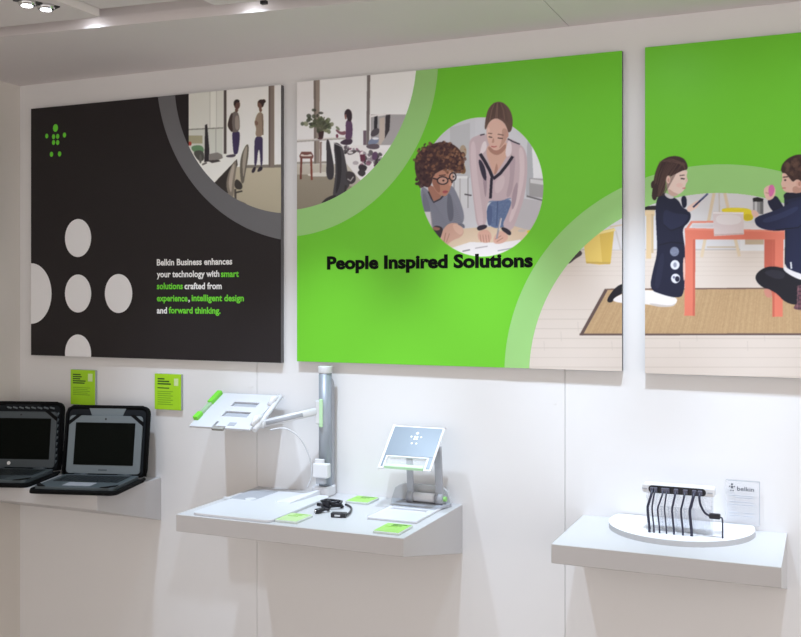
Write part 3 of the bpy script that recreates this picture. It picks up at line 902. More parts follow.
def kids_canvas():
    if _K: return _K[0]
    cv = Canvas(500, 140, 985, 400, (226, 216, 208))
    z = cv.zoom; P = cv.poly; Rr = cv.rect; O = cv.oval; Ln = cv.line
    z(640, 140, 3.54)
    Rr(-500, -50, 1300, 388, (222, 220, 222)); Rr(-500, 388, 1300, 960, (226, 213, 202), col2=(222, 210, 200))
    for k in range(10): Ln([(-500, 600 + k * 34), (1300, 600 + k * 34)], 2.5, (205, 192, 180))
    for k in range(6): Ln([(-500, 400 + k * 16), (1300, 400 + k * 16)], 1.6, (214, 200, 188))
    for k in range(26): Ln([(-400 + k * 60, 610 + (k * 7 % 4) * 34), (-398 + k * 60, 644 + (k * 7 % 4) * 34)], 2, (206, 194, 184))
    Ln([(-500, 388), (1300, 388)], 4, (196, 188, 184))
    # white furniture, easel, wooden stool
    kids_field(cv, 0)
    Rr(355, 340, 445, 392, (232, 230, 230)); Rr(372, 346, 438, 370, (196, 176, 152)); Ln([(250, 300), (450, 300)], 3, (205, 203, 204))
    Ln([(262, 188), (240, 300), (218, 415)], 11, (226, 206, 176)); Ln([(300, 188), (325, 300), (352, 412)], 11, (226, 206, 176)); Ln([(280, 188), (282, 300)], 4, (206, 196, 184)); Rr(236, 376, 340, 382, (205, 190, 170))
    P([(-6, 236), (60, 232), (60, 248), (-6, 250)], (40, 36, 40), smooth=False); Rr(-6, 248, 52, 268, (230, 204, 164)); Rr(22, 262, 40, 420, (226, 198, 156)); Rr(-12, 262, 0, 410, (226, 198, 156)); Rr(40, 262, 48, 400, (206, 180, 142))
    # mat
    z(560, 130, 2.548)
    P([(118, 405), (1200, 398), (1300, 520), (55, 522)], (192, 160, 120), smooth=False, tex=14)
    for k in range(150): Ln([(120 + k * 6.5, 408), (62 + k * 7.3, 518)], 1.3, random.choice([(176, 142, 104), (206, 176, 136), (184, 150, 112)]), alpha=.7)
    Ln([(118, 406), (54, 522)], 8, (98, 78, 74)); Ln([(50, 521), (1300, 520)], 5, (104, 84, 80)); Ln([(118, 406), (1200, 399)], 3.5, (120, 96, 86))
    # bin, left of the mat
    z(570, 180, 3.75)
    P([(-20, 300), (20, 268), (40, 262), (48, 280), (20, 295), (-5, 318)], (70, 60, 60)); Rr(150, 190, 192, 262, (226, 222, 222)); Ln([(172, 190), (190, 262)], 6, (210, 204, 200)); Ln([(150, 176), (196, 168)], 5, (222, 200, 170))
    P([(48, 208), (166, 180), (158, 250), (152, 312), (110, 318), (60, 310)], (236, 205, 112), smooth=False); P([(110, 196), (166, 182), (152, 312), (122, 316)], (222, 188, 92), smooth=False); P([(48, 208), (166, 182), (172, 190), (50, 216)], (244, 222, 148), smooth=False); P([(60, 306), (152, 308), (150, 316), (62, 313)], (206, 172, 90), smooth=False)
    # shoe and leg that reach over the gap
    P([(138, 446), (168, 404), (200, 386), (215, 404), (200, 424), (168, 440), (160, 458), (142, 460)], (28, 26, 34)); P([(160, 446), (200, 424), (300, 410), (300, 470), (200, 462), (164, 456)], (238, 232, 230)); 
    kids_field(cv, 1)
    # girl kneeling at the table
    z(640, 140, 3.54)
    P([(-40, 540), (40, 528), (134, 556), (128, 582), (100, 592), (20, 582), (-40, 572)], (240, 234, 230)); P([(20, 575), (110, 588), (126, 576), (120, 590), (60, 592)], (206, 196, 190))
    NV = (26, 30, 54)
    P([(62, 200), (84, 184), (112, 200), (136, 212), (150, 240), (166, 246), (182, 262), (176, 288), (150, 312), (154, 350), (162, 400), (158, 548), (130, 560), (80, 548), (33, 530), (46, 460), (62, 400), (58, 320), (54, 240)], NV)
    P([(84, 240), (120, 260), (160, 262), (176, 270), (150, 305), (104, 320), (80, 300)], (36, 41, 68)); Ln([(84, 300), (110, 322), (150, 306)], 3, (16, 18, 34)); Ln([(66, 372), (110, 362), (156, 366)], 4, (16, 18, 34)); P([(70, 400), (90, 400), (70, 530), (48, 524)], (34, 38, 62))
    P([(144, 200), (164, 196), (167, 236), (150, 244)], NV); P([(84, 184), (112, 196), (124, 204), (108, 210), (90, 200)], (214, 206, 210))
    P([(164, 240), (180, 228), (206, 212), (214, 218), (206, 236), (186, 250), (170, 256)], (240, 206, 192)); Ln([(188, 238), (212, 216), (240, 190)], 6, (46, 50, 86)); Ln([(212, 212), (242, 189)], 2.5, (130, 140, 180))
    P([(92, 150), (110, 124), (150, 104), (170, 108), (164, 128), (170, 144), (162, 156), (158, 176), (140, 192), (116, 196), (98, 182)], (242, 216, 205)); P([(100, 170), (120, 186), (140, 192), (120, 202), (98, 190)], (214, 178, 166)); O(99, 140, 8, 15, (232, 196, 182)); O(99, 142, 4, 8, (206, 160, 148)); Ln([(140, 126), (158, 124)], 3, (90, 66, 62)); Ln([(144, 136), (158, 138)], 4.5, (60, 44, 46)); O(140, 160, 12, 8, (240, 196, 186), alpha=.6); Ln([(150, 171), (162, 170)], 4, (212, 120, 116)); P([(164, 128), (171, 146), (160, 150)], (236, 200, 188))
    P([(42, 204), (46, 160), (52, 120), (68, 78), (100, 58), (136, 56), (162, 70), (172, 104), (150, 108), (122, 122), (108, 130), (104, 124), (90, 138), (90, 168), (84, 188), (64, 206), (50, 192)], (66, 46, 46))
    for k in range(18): Ln([(70 + k * 5, 74 + (k % 4) * 5), (58 + k * 4, 120), (46 + k * 2.2, 198)], 2.6, random.choice([(96, 70, 64), (50, 34, 36), (112, 84, 74)]), alpha=.6)
    for k in range(12): Ln([(72 + k * 4, 76), (110 + k * 4, 66 + k * 2), (160, 84 + k * 2)], 2.6, random.choice([(96, 70, 64), (52, 36, 38), (116, 88, 78)]), alpha=.6)
    P([(38, 150), (52, 140), (50, 170), (40, 172)], (60, 42, 42)); P([(40, 196), (52, 150), (66, 160), (60, 212), (46, 214)], (58, 40, 41)); O(100, 140, 7, 14, (236, 200, 186)); O(101, 142, 3.5, 8, (206, 160, 148))
    O(122, 395, 16, 17, (122, 128, 150), tex=25); O(124, 442, 16, 17, (222, 224, 230)); O(124, 442, 6, 9, (150, 154, 170)); O(126, 490, 16, 17, (226, 226, 232)); O(132, 492, 8, 10, (34, 36, 58)); O(120, 486, 4, 5, (110, 114, 140))
    # salmon table and the things on it
    SA, SD, SL = (228, 126, 104), (204, 104, 86), (238, 146, 124)
    P([(440, 345), (472, 345), (470, 560), (440, 450)], SD, smooth=False); 
    P([(160, 316), (182, 288), (520, 296), (520, 330)], (232, 226, 226), smooth=False); P([(160, 316), (180, 287), (262, 286), (262, 293), (186, 294), (168, 318)], SL, smooth=False); Ln([(184, 304), (260, 304)], 12, (216, 208, 210))
    P([(158, 312), (512, 320), (512, 352), (160, 352)], SA, smooth=False); P([(158, 312), (512, 320), (512, 326), (158, 318)], SL, smooth=False)
    P([(160, 350), (196, 350), (194, 622), (157, 622)], SA, smooth=False); P([(188, 352), (196, 352), (194, 622), (187, 622)], SD, smooth=False); P([(470, 350), (508, 350), (505, 626), (469, 626)], SA, smooth=False); P([(470, 352), (478, 352), (476, 626), (469, 626)], SD, smooth=False)
    P([(152, 420), (160, 410), (160, 500), (153, 496)], (232, 190, 176))
    P([(288, 240), (384, 240), (400, 256), (402, 284), (366, 288), (364, 262), (290, 258)], (238, 218, 52)); P([(366, 262), (398, 262), (400, 284), (368, 286)], (214, 192, 40))
    P([(258, 254), (366, 256), (368, 334), (262, 340)], (226, 212, 212), smooth=False); P([(268, 262), (358, 264), (358, 300), (270, 300)], (236, 228, 228)); Ln([(258, 258), (366, 259)], 4, (248, 244, 244)); Ln([(264, 336), (366, 332)], 4, (206, 180, 176))
    P([(399, 206), (416, 202), (437, 208), (436, 222), (400, 219)], (34, 32, 36), smooth=False); Rr(400, 219, 436, 262, (150, 150, 152)); Rr(406, 219, 414, 262, (206, 206, 208)); Rr(426, 219, 436, 262, (108, 108, 110))
    # boy sitting at the table
    P([(404, 490), (420, 462), (462, 444), (520, 456), (640, 480), (720, 470), (740, 560), (690, 600), (570, 586), (516, 578), (478, 536), (430, 522)], (28, 28, 38)); P([(430, 470), (470, 456), (520, 470), (500, 500)], (44, 44, 56))
    P([(436, 524), (466, 530), (466, 560), (444, 556)], (206, 140, 124))
    P([(552, 512), (600, 514), (640, 560), (620, 604), (548, 602), (542, 590), (566, 570)], (112, 74, 84)); 
    for k in range(6): Ln([(552, 520 + k * 15), (630, 524 + k * 15)], 4, (60, 44, 54))
    for k in range(5): Ln([(560 + k * 15, 514), (556 + k * 15, 600)], 3, (170, 120, 126), alpha=.7)
    P([(508, 190), (530, 182), (580, 176), (640, 196), (690, 260), (712, 360), (706, 476), (640, 500), (570, 492), (510, 452), (516, 380), (514, 300)], (30, 36, 66))
    P([(508, 446), (540, 464), (590, 480), (700, 470), (704, 486), (600, 500), (560, 494), (508, 464)], (232, 228, 230))
    P([(506, 190), (540, 182), (580, 178), (600, 196), (540, 206), (512, 214)], (20, 24, 46)); Ln([(534, 432), (536, 456)], 6, (220, 222, 226)); Ln([(520, 220), (516, 300), (514, 440)], 4, (16, 20, 38))
    P([(448, 218), (462, 206), (482, 194), (500, 222), (514, 246), (494, 262), (470, 256)], (26, 31, 58))
    P([(404, 284), (412, 272), (440, 262), (500, 242), (548, 212), (600, 214), (620, 270), (580, 308), (520, 320), (460, 322), (414, 308)], (34, 41, 74)); P([(430, 280), (500, 258), (560, 230), (560, 250), (500, 280), (440, 296)], (46, 54, 90)); Ln([(480, 318), (560, 310), (610, 270)], 4, (16, 20, 38))
    P([(392, 250), (406, 246), (424, 262), (412, 276), (398, 270)], (236, 196, 182))
    P([(436, 176), (448, 162), (470, 158), (482, 176), (476, 204), (456, 216), (442, 204)], (240, 198, 184)); P([(456, 162), (470, 156), (478, 172), (472, 194), (460, 204), (454, 186)], (226, 120, 178)); Ln([(444, 186), (458, 190)], 3, (200, 150, 138))
    P([(502, 116), (520, 108), (560, 130), (590, 160), (580, 184), (540, 188), (510, 184), (504, 168), (498, 156), (504, 140)], (232, 192, 176)); P([(540, 160), (580, 170), (576, 186), (540, 190)], (202, 156, 140)); Ln([(506, 132), (524, 130)], 4, (80, 56, 52)); O(514, 142, 4, 3, (50, 36, 38)); Ln([(503, 170), (516, 170)], 4, (196, 116, 108)); O(564, 154, 11, 15, (226, 180, 164)); O(565, 155, 5, 8, (196, 144, 130))
    P([(498, 106), (504, 84), (524, 64), (556, 50), (600, 52), (640, 80), (654, 124), (640, 166), (604, 186), (580, 172), (576, 150), (556, 136), (542, 150), (530, 136), (514, 116), (504, 118)], (64, 44, 42))
    cv.dabs(lambda: (lambda a, r: (580 + 62 * r * math.cos(a), 100 + 42 * r * math.sin(a)))(random.uniform(0, 6.28), random.random() ** .5), 90, 9, [(84, 60, 54), (54, 36, 36), (104, 76, 64), (72, 50, 46)], soft=.3, alpha=.6)
    _K.append(cv)
    return cv


# ---------------- poster with the children
def poster_kids(zt, zb):
    x0 = at_y(645, 220, PF).x
    x1 = x0 + 1.003
    zt = at_y(645, 46.5, PF).z * .5 + zt * .5
    zb = at_y(645, 374.5, PF).z * .5 + zb * .5
    R = (x0, zb, x1, zt)
    t = poster(x0, x1, zb, zt, P_GREEN, P_SIDE, 'green poster with a photograph of children at a salmon table')
    cv = kids_canvas()
    def keep(X, Z, A):
        px, py = proj(X, PF, Z)
        head = (px > 648) & (px < 690) & (py > 153) & (py < 215) | (px > 770) & (px < 860) & (py > 148) & (py < 240) | (px > 760) & (px < 782) & (py > 180)
        c = cv.sample(px, py)[0]
        full, cv.a = cv.a, cv.bg0
        dark = np.abs(c - cv.sample(px, py)[0]).max(-1) > 10
        cv.a = full
        return ((X - BI[0]) ** 2 + (Z - BI[1]) ** 2 < (BI[2] + .0005) ** 2) | (head & dark)
    photo_print(cv, (x0, x1), (zb, BO[1] + BO[2] + 0.06), keep, t, 0.93, 0.0005, 'photograph of children at a salmon table')
    ring_print((BI[0], BI[1]), BI[2], BO[2], R, P_RING, t, 0.0003, c1=(BO[0], BO[1]), label='pale green half ring')


poster_black()
_, _zt, _zb = poster_green()
poster_kids(_zt, _zb)


# ------------------------------------------------------------------ green cards on the wall
CARD = mat('lime_card', (168, 222, 30), 0.5, var=0.02)
CARDT = mat('card_print_dark', (46, 92, 20), 0.6)
CARDL = mat('card_print_mid', (122, 178, 26), 0.6)
CARDW = mat('card_print_pale', (214, 236, 170), 0.6)


def wall_card(px0, px1, py0, py1, y, label, rows):
    a, b = at_y(px0, py0, y), at_y(px1, py1, y)
    za, zb = a.z, b.z
    t = thing('info_card', ((a.x + b.x) / 2, 0, zb), label, 'sign', None)
    m = MB().box((a.x, y, zb), (b.x, 0.0, za))
    m.mi = [1] * 6; m.mi[2] = 0
    m.build('card', [CARD, GPLAS], t, bevel=0.0008, seg=1)
    w, h = b.x - a.x, za - zb
    for (u0, u1, v, th, mm) in rows:
        MB().box((a.x + u0 * w, y - 0.0004, za - v * h), (a.x + u1 * w, y + 0.0002, za - (v + th) * h)).build('text_line', mm, t)
    return t


rowsA = [(.10, .42, .12, .035, CARDT), (.10, .46, .18, .035, CARDT), (.10, .40, .24, .035, CARDT), (.10, .62, .30, .035, CARDT), (.10, .58, .36, .035, CARDT)]
rowsA += [(.10, .80 - .1 * (k % 2), .50 + .05 * k, .02, CARDL) for k in range(5)] + [(.72, .90, .10, .22, CARDW)]
rowsB = [(.12, .38, .12, .04, CARDT), (.12, .56, .19, .04, CARDT), (.12, .62, .26, .04, CARDT), (.12, .56, .38, .03, CARDT)]
rowsB += [(.12, .70 - .08 * (k % 2), .48 + .06 * k, .022, CARDL) for k in range(7)] + [(.74, .90, .12, .20, CARDW)]
wall_card(70.5, 95, 369.5, 405.5, -0.012, 'lime green text card on the wall, partly behind the laptop case', rowsA)
wall_card(154.5, 181, 373.5, 410.5, -0.012, 'lime green text card on the bare wall above the shelf end', rowsB)


# ------------------------------------------------------------------ laptops in black cases
CASE = mat('black_case_fabric', (10, 11, 13), 0.8, var=0.25, scale=400, spec=0.15, bump=0.5)
CASEIN = mat('case_lining', (28, 32, 36), 0.85, var=0.2, scale=300, spec=0.2)
SILV = mat('silver_grey_plastic', (112, 121, 125), 0.5, var=0.03, spec=0.3)
LBASE = mat('laptop_base_grey', (80, 89, 93), 0.5, var=0.03, spec=0.3)
DARKG = mat('dark_grey_plastic', (62, 72, 78), 0.4, var=0.04)
SCREEN = mat('dark_screen', (5, 9, 6), 0.5, var=0.5, scale=120, spec=0.06)
KEYM = mat('black_keys', (30, 38, 42), 0.5)


def rbox(mb, a, b, r, axis, mi=0, n=4):
    """box with its outline rounded, extruded along axis (0 x, 1 y, 2 z)"""
    i, j = [k for k in range(3) if k != axis]
    x0, x1, y0, y1 = min(a[i], b[i]), max(a[i], b[i]), min(a[j], b[j]), max(a[j], b[j])
    r = min(r, (x1 - x0) / 2.01, (y1 - y0) / 2.01)
    pts = []
    for (cx_, cy_, s0) in ((x1 - r, y1 - r, 0), (x0 + r, y1 - r, 1), (x0 + r, y0 + r, 2), (x1 - r, y0 + r, 3)):
        for k in range(n + 1):
            t = (s0 + k / n) * math.pi / 2
            pts.append((cx_ + r * math.cos(t), cy_ + r * math.sin(t)))
    lo, hi = min(a[axis], b[axis]), max(a[axis], b[axis])
    P3 = []
    for u, v in pts:
        q = [0, 0, 0]; q[i], q[j], q[axis] = u, v, lo
        P3.append(V(*q))
    off = [0, 0, 0]; off[axis] = hi - lo
    mb.prism(P3, off, mi)
    return mb


def xform(o, M):
    o.data.transform(M)
    return o


def laptop_in_case(xc, yh, rz, dark, lean, lab_case, lab_lap):
    """xc: centre, yh: hinge line; built flat around the hinge, lid rotated back by lean"""
    base = Matrix.Translation((xc, yh, Z_SH)) @ Matrix.Rotation(rz, 4, 'Z')
    W, DP = 0.266, 0.212
    tc = thing('laptop_case', (xc, yh, Z_SH), lab_case, 'laptop case', None)
    lidM = base @ Matrix.Translation((0, 0.012, 0.012)) @ Matrix.Rotation(-lean, 4, 'X')
    m = rbox(MB(), (-W / 2 - .010, -DP - .012, 0.0), (W / 2 + .010, 0.016, 0.008), 0.022, 2)
    xform(m.build('base_shell', CASE, None, bevel=0.002), base)
    sh = bpy.context.scene.objects[-1] if False else None
    o = COL.objects[-1]
    parts = [o]
    # raised padded rim around the base
    rim = MB()
    a = W / 2 + .006; f = -DP - .008
    path = [V(-a, .010, .009), V(-a, f + .02, .009), V(-a + .006, f + .006, .009), V(-a + .02, f, .009), V(a - .02, f, .009), V(a - .006, f + .006, .009), V(a, f + .02, .009), V(a, .010, .009)]
    rim.tube(path, 0.0055, 8)
    parts.append(xform(rim.build('zip_edge', CASE, None), base))
    lid = MB()
    rbox(lid, (-W / 2 - .012, -0.002, 0.0), (W / 2 + .012, 0.010, 0.232), 0.024, 1)
    parts.append(xform(lid.build('lid_shell', CASE, None, bevel=0.002), lidM))
    lr = MB()
    a = W / 2 + .008
    lr.tube([V(-a, -.003, .004), V(-a, -.003, .205), V(-a + .006, -.003, .220), V(-a + .02, -.003, .228), V(a - .02, -.003, .228), V(a - .006, -.003, .220), V(a, -.003, .205), V(a, -.003, .004)], 0.006, 8)
    parts.append(xform(lr.build('zip_edge', CASE, None), lidM))
    lb = MB()
    rbox(lb, (-W / 2 + .0, -0.0045, 0.004), (W / 2 - .0, -0.002, 0.220), 0.016, 1)
    parts.append(xform(lb.build('lining', CASEIN, None), lidM))
    tb = MB()
    tb.prism([V(-.065, -.0065, .226), V(.065, -.0065, .226), V(.052, -.0065, .196), V(-.052, -.0065, .196)], (0, .002, 0))
    parts.append(xform(tb.build('top_flap', SILV if not dark else CASEIN, None), lidM))
    for s_ in (-1, 1):
        cr = MB().prism([V(s_ * (W / 2 - .052), -.0155, .203), V(s_ * (W / 2 - .034), -.0155, .203), V(s_ * (W / 2 - .004), -.0155, .180), V(s_ * (W / 2 - .004), -.0155, .166)], (0, .0008, 0))
        parts.append(xform(cr.build('corner_strap', CASE, None), lidM))
        cs_ = MB().prism([V(s_ * (W / 2 - .045), -DP - .001, .0222), V(s_ * (W / 2 - .020), -DP - .001, .0222), V(s_ * (W / 2 - .004), -DP + .022, .0222), V(s_ * (W / 2 - .004), -DP + .045, .0222)], (0, 0, .0014))
        parts.append(xform(cs_.build('corner_strap', CASE, None), base))
    if dark:
        st = MB()
        for k in range(9):
            st.tube([V(W / 2 - .012, -.006, .02 + k * .020), V(W / 2 - .004, -.006, .036 + k * .020)], 0.003, 6)
        for k in range(8):
            st.tube([V(W / 2 - .02 - k * .022, -.006, .210), V(W / 2 - .036 - k * .022, -.006, .214)], 0.003, 6)
        parts.append(xform(st.build('quilted_edge', SILV, None), lidM))
    for p in parts:
        p.parent = tc
        p.matrix_parent_inverse = Matrix.Translation(-tc.location)
    # the laptop itself
    tl = thing('laptop', (xc, yh, Z_SH + .008), lab_lap, 'laptop', None)
    BZ = DARKG if dark else SILV
    pl = []
    m = rbox(MB(), (-W / 2 + .005, -DP + .002, 0.0085), (W / 2 - .005, -0.001, 0.0215), 0.012, 2)
    b_ = xform(m.build('base', LBASE, None, bevel=0.002), base); pl.append((b_, tl))
    ks = MB()
    KW = W - .05
    for r in range(6):
        n = 14 if r < 5 else 9
        w = KW / n
        for k in range(n):
            if r == 5 and k in (3, 4, 5):
                if k == 3: ks.box((-KW / 2 + 3 * w + .0012, -.128 + .0006, .0215), (-KW / 2 + 6 * w - .0012, -.128 + .0146, .0232))
                continue
            y0 = -.030 - r * 0.0163 + (0.004 if r == 0 else 0)
            ks.box((-KW / 2 + k * w + .0012, y0 - .0140, .0214), (-KW / 2 + (k + 1) * w - .0012, y0, .0232))
    kb = xform(ks.build('keyboard', KEYM, None), base); kb['kind'] = 'stuff'; pl.append((kb, b_))
    tp = rbox(MB(), (-.046, -.190, .0214), (.046, -.138, .0222), .004, 2)
    pl.append((xform(tp.build('touchpad', GPLAS if not dark else DARKG, None), base), b_))
    for s_ in (-1, 1):
        hn = MB().tube([V(s_ * .075 - .022, .002, .021), V(s_ * .075 + .022, .002, .021)], .0055, 12)
        pl.append((xform(hn.build('hinge', DARKG, None), base), tl))
    l2 = base @ Matrix.Translation((0, 0.004, 0.0235)) @ Matrix.Rotation(-lean, 4, 'X')
    sc_ = MB()
    rbox(sc_, (-W / 2 + .006, -0.0055, 0.0), (W / 2 - .006, 0.0010, 0.189), 0.012, 1)
    lo = xform(sc_.build('screen_lid', BZ, None, bevel=0.0015), l2); pl.append((lo, tl))
    e = .024 if not dark else .020
    dp = MB()
    rbox(dp, (-W / 2 + .006 + e, -0.0065, 0.028), (W / 2 - .006 - e, -0.005, 0.166), 0.002, 1)
    pl.append((xform(dp.build('display', SCREEN, None), l2), lo))
    cm = MB().tube([V(0, -.0052, .178), V(0, -.0068, .178)], .0032, 12)
    pl.append((xform(cm.build('webcam', BLACKP, None), l2), lo))
    if dark:
        lg = MB().tube([V(-.035, -.0052, .0145), V(-.035, -.0066, .0145)], .0062, 18)
        pl.append((xform(lg.build('round_badge', T_WHITE, None), l2), lo))
    else:
        lg = rbox(MB(), (-.015, -.0064, .010), (.015, -.005, .0145), .001, 1)
        pl.append((xform(lg.build('badge', DARKG, None), l2), lo))
    for p, par in pl:
        p.parent = par
        bpy.context.view_layer.update()
        p.matrix_parent_inverse = par.matrix_world.inverted()
    return tc, tl


def hinge_at(px, py):
    return at_z(px, py, Z_SH + 0.022)


h1, h2 = hinge_at(102.5, 474.5), hinge_at(18.5, 468.0)
laptop_in_case(h1.x, h1.y, 0.27, False, math.radians(9), 'black zip laptop case holding the silver laptop, at the shelf end', 'silver grey laptop with wide bezel and dark screen in black case')
laptop_in_case(h2.x, h2.y, 0.30, True, math.radians(7), 'black zip laptop case with quilted grey lining by the side wall', 'dark-framed laptop with a round white badge below its screen')


# ------------------------------------------------------------------ tablet stand with tall column and tilting tray
def tray_plate(P, su, tu, holes, thick, name, m, parent, bevel=0.0):
    """plate on P(s, t, n) made of cells; cells in holes are left open"""
    mb = MB()
    ns, nt = len(su) - 1, len(tu) - 1
    solid = lambda i, j: 0 <= i < ns and 0 <= j < nt and (i, j) not in holes
    for i in range(ns):
        for j in range(nt):
            if not solid(i, j): continue
            s0, s1, t0, t1 = su[i], su[i + 1], tu[j], tu[j + 1]
            mb.flat([P(s0, t0, thick), P(s1, t0, thick), P(s1, t1, thick), P(s0, t1, thick)])
            mb.flat([P(s0, t0, 0), P(s0, t1, 0), P(s1, t1, 0), P(s1, t0, 0)])
            for di, dj, a, b in ((-1, 0, (s0, t0), (s0, t1)), (1, 0, (s1, t0), (s1, t1)), (0, -1, (s0, t0), (s1, t0)), (0, 1, (s0, t1), (s1, t1))):
                if not solid(i + di, j + dj):
                    mb.flat([P(*a, 0), P(*b, 0), P(*b, thick), P(*a, thick)])
    return mb.build(name, m, parent, bevel=bevel)


def frame_of(BL, BR, TL):
    u, v = (BR - BL), (TL - BL)
    n = u.cross(v).normalized()
    if n.z < 0: n = -n
    return lambda s, t, h: BL + u * s + v * t + n * h


def cellbox(P, s0, s1, t0, t1, n0, n1, mb=None):
    mb = mb or MB()
    return mb.hexa([P(s0, t0, n0), P(s1, t0, n0), P(s1, t1, n0), P(s0, t1, n0), P(s0, t0, n1), P(s1, t0, n1), P(s1, t1, n1), P(s0, t1, n1)])


def stage_stand():
    c = at_z(328.5, 492, Z_SH + .006)
    if c.y > -0.045: c.y = -0.045
    t = thing('tablet_stand', (c.x, c.y, Z_SH), 'tall tablet stand with grey column, jointed arm and white tilting tray', 'tablet stand')
    zt = at_y(325.5, 366, c.y).z
    z0 = Z_SH
    # base board with rounded corners
    H = 0.008
    pts = [at_z(x, y, z0 + H) for x, y in ((191, 512), (270, 520.5), (329, 494), (259, 484.5))]
    xl, xr = pts[0].x, (pts[1].x)
    yf, yb = (pts[0].y + pts[1].y) / 2, -0.075
    b = rbox(MB(), (xl, yf, z0), (xr, yb, z0 + H), 0.022, 2, n=6).build('base_board', mat('base_board_plastic', (212, 213, 217), 0.4, var=0.01), t, bevel=0.002)
    g = [at_z(x, y, z0 + H) for x, y in ((234, 498.5), (254, 500.5), (290, 487), (262, 485))]
    gx0, gx1 = (g[0].x + g[3].x) / 2, (g[1].x + g[2].x) / 2
    gy0, gy1 = (g[0].y + g[1].y) / 2, min((g[2].y + g[3].y) / 2, yb - .006)
    rbox(MB(), (gx0, gy0, z0 + H - .001), (gx1, gy1, z0 + H + .0006), 0.006, 2).build('grey_inlay', GPLAS, b)
    q = at_z(250.5, 499, z0 + H)
    MB().tube([V(q.x, q.y, z0 + H - .001), V(q.x, q.y, z0 + H + .0012)], .016, 24).build('round_pad', WPLAS, b)
    q = at_z(227.5, 497.5, z0 + H)
    rbox(MB(), (q.x - .014, q.y - .005, z0 + H - .001), (q.x + .014, q.y + .005, z0 + H + .0008), .005, 2).build('oval_mark', WPLAS, b)
    # neck from the board to the column foot
    nk = MB()
    p0 = V((xl + xr) / 2 + .04, (yf + yb) / 2 + .05, z0 + H)
    nk.hexa([V(p0.x - .02, p0.y - .02, z0 + H - .001), V(p0.x + .03, p0.y - .02, z0 + H - .001), V(c.x, c.y - .02, z0 + H - .001), V(c.x, c.y + .02, z0 + H - .001),
             V(p0.x - .02, p0.y - .02, z0 + H + .003), V(p0.x + .03, p0.y - .02, z0 + H + .003), V(c.x, c.y - .02, z0 + .022), V(c.x, c.y + .02, z0 + .022)])
    nk.build('neck', WPLAS, t, bevel=0.002)
    ft = rbox(MB(), (c.x - .036, c.y - .027, z0), (c.x + .024, c.y + .036, z0 + .030), .016, 2, n=6).build('column_foot', WPLAS, t, bevel=0.004)
    # column: round front, flat rail behind
    n = 18
    prof = [(0.0185 * math.cos(math.pi + math.pi * k / n), 0.0185 * math.sin(math.pi + math.pi * k / n)) for k in range(n + 1)]
    cl = MB().prism([V(c.x + x, c.y + y, z0 + .028) for x, y in prof + [(0.0185, 0.010), (-0.0185, 0.010)]], (0, 0, zt - z0 - .028 - .022), smooth=True)
    cl.build('column', ALU, t)
    rl = MB()
    rtop = [(0.0, zt - .045)]
    pr = [V(c.x - .015, c.y + .009, z0 + .028), V(c.x - .015, c.y + .036, z0 + .028), V(c.x - .015, c.y + .036, zt - .065)]
    pr += [V(c.x - .015, c.y + .036 - .027 * (1 - math.cos(a)), zt - .065 + .030 * math.sin(a)) for a in [math.pi / 2 * k / 6 for k in range(1, 7)]]
    rl.prism(pr, (0.030, 0, 0))
    rl.build('rear_rail', GPLAS, t, bevel=0.002)
    cap = MB().prism([V(c.x + x * 1.08, c.y + y * 1.08, zt - .022) for x, y in prof + [(0.0185, 0.012), (-0.0185, 0.012)]], (0, 0, .022), smooth=True)
    cap.build('column_cap', WPLAS, t, bevel=0.002)
    # sliding collar with green lock
    k0 = at_y(319, 423, c.y - .019); k1 = at_y(319, 402, c.y - .019)
    rbox(MB(), (c.x - .023, c.y - .023, k0.z - .004), (c.x + .004, c.y + .004, k1.z + .004), .006, 2).build('collar', WPLAS, t, bevel=0.003)
    lk = MB().box((c.x - .0065, c.y - .0275, k0.z - .012), (c.x + .0045, c.y - .019, k1.z + .010)).build('lock_lever', mat('pale_green_plastic', (196, 236, 190), 0.4), t, bevel=0.003)
    # arm
    A = V(c.x - .015, c.y - .012, (k0.z + k1.z) / 2 + .004)
    Bp = at_y(262, 424, c.y - .075)
    d = (Bp - A); L = d.length; d.normalize()
    side = V(0, 0, 1).cross(d).normalized(); up = d.cross(side)
    def arm_seg(f0, f1, w, h, name, m):
        mb = MB()
        sec = [(w * math.copysign(abs(math.cos(a)) ** .6, math.cos(a)), h * math.copysign(abs(math.sin(a)) ** .6, math.sin(a))) for a in [2 * math.pi * k / 20 for k in range(20)]]
        mb.prism([A + d * (L * f0) + side * x + up * y for x, y in sec], d * (L * (f1 - f0)), smooth=True)
        return mb.build(name, m, t)
    arm_seg(0.0, 1.0, .0105, .0115, 'arm', WPLAS)
    arm_seg(0.27, 0.92, .0112, .0088, 'arm_sleeve', GPLAS)
    MB().sphere(Bp, .0135).build('arm_joint', WPLAS, t)
    # tray
    Yt = c.y - .125
    BL, BR = at_y(190, 427.5, Yt), at_y(250, 431.5, Yt)
    TL = at_y(221, 394.5, Yt + .150)
    BR.z = BL.z = (BL.z + BR.z) / 2
    P = frame_of(BL, BR, TL)
    su = [0, .05, .37, .42, .60, .64, .80, .93, 1.0]
    tu = [0, .05, .17, .32, .48, .62, .76, .94, 1.0]
    holes = {(i, 3) for i in (2, 3, 4, 5)} | {(i, 5) for i in (2, 3, 4, 5)} | {(2, 0), (3, 0), (2, 1)}
    plate = tray_plate(P, su, tu, holes, .007, 'tray', mat('tray_plastic', (206, 207, 211), 0.4, var=0.01), t, bevel=0.0012)
    cellbox(P, .10, .90, .08, .92, -.006, -.0002).build('tray_back', GPLAS, t, bevel=0.001)
    for a, b_ in ((.12, .48), (.52, .90)):
        pass
    gr = MB()
    cellbox(P, -.014, .050, .18, .94, .004, .015, gr)
    gr.build('grip_rail', mat('clear_green_grip', (164, 196, 156), 0.3), t, bevel=0.002)
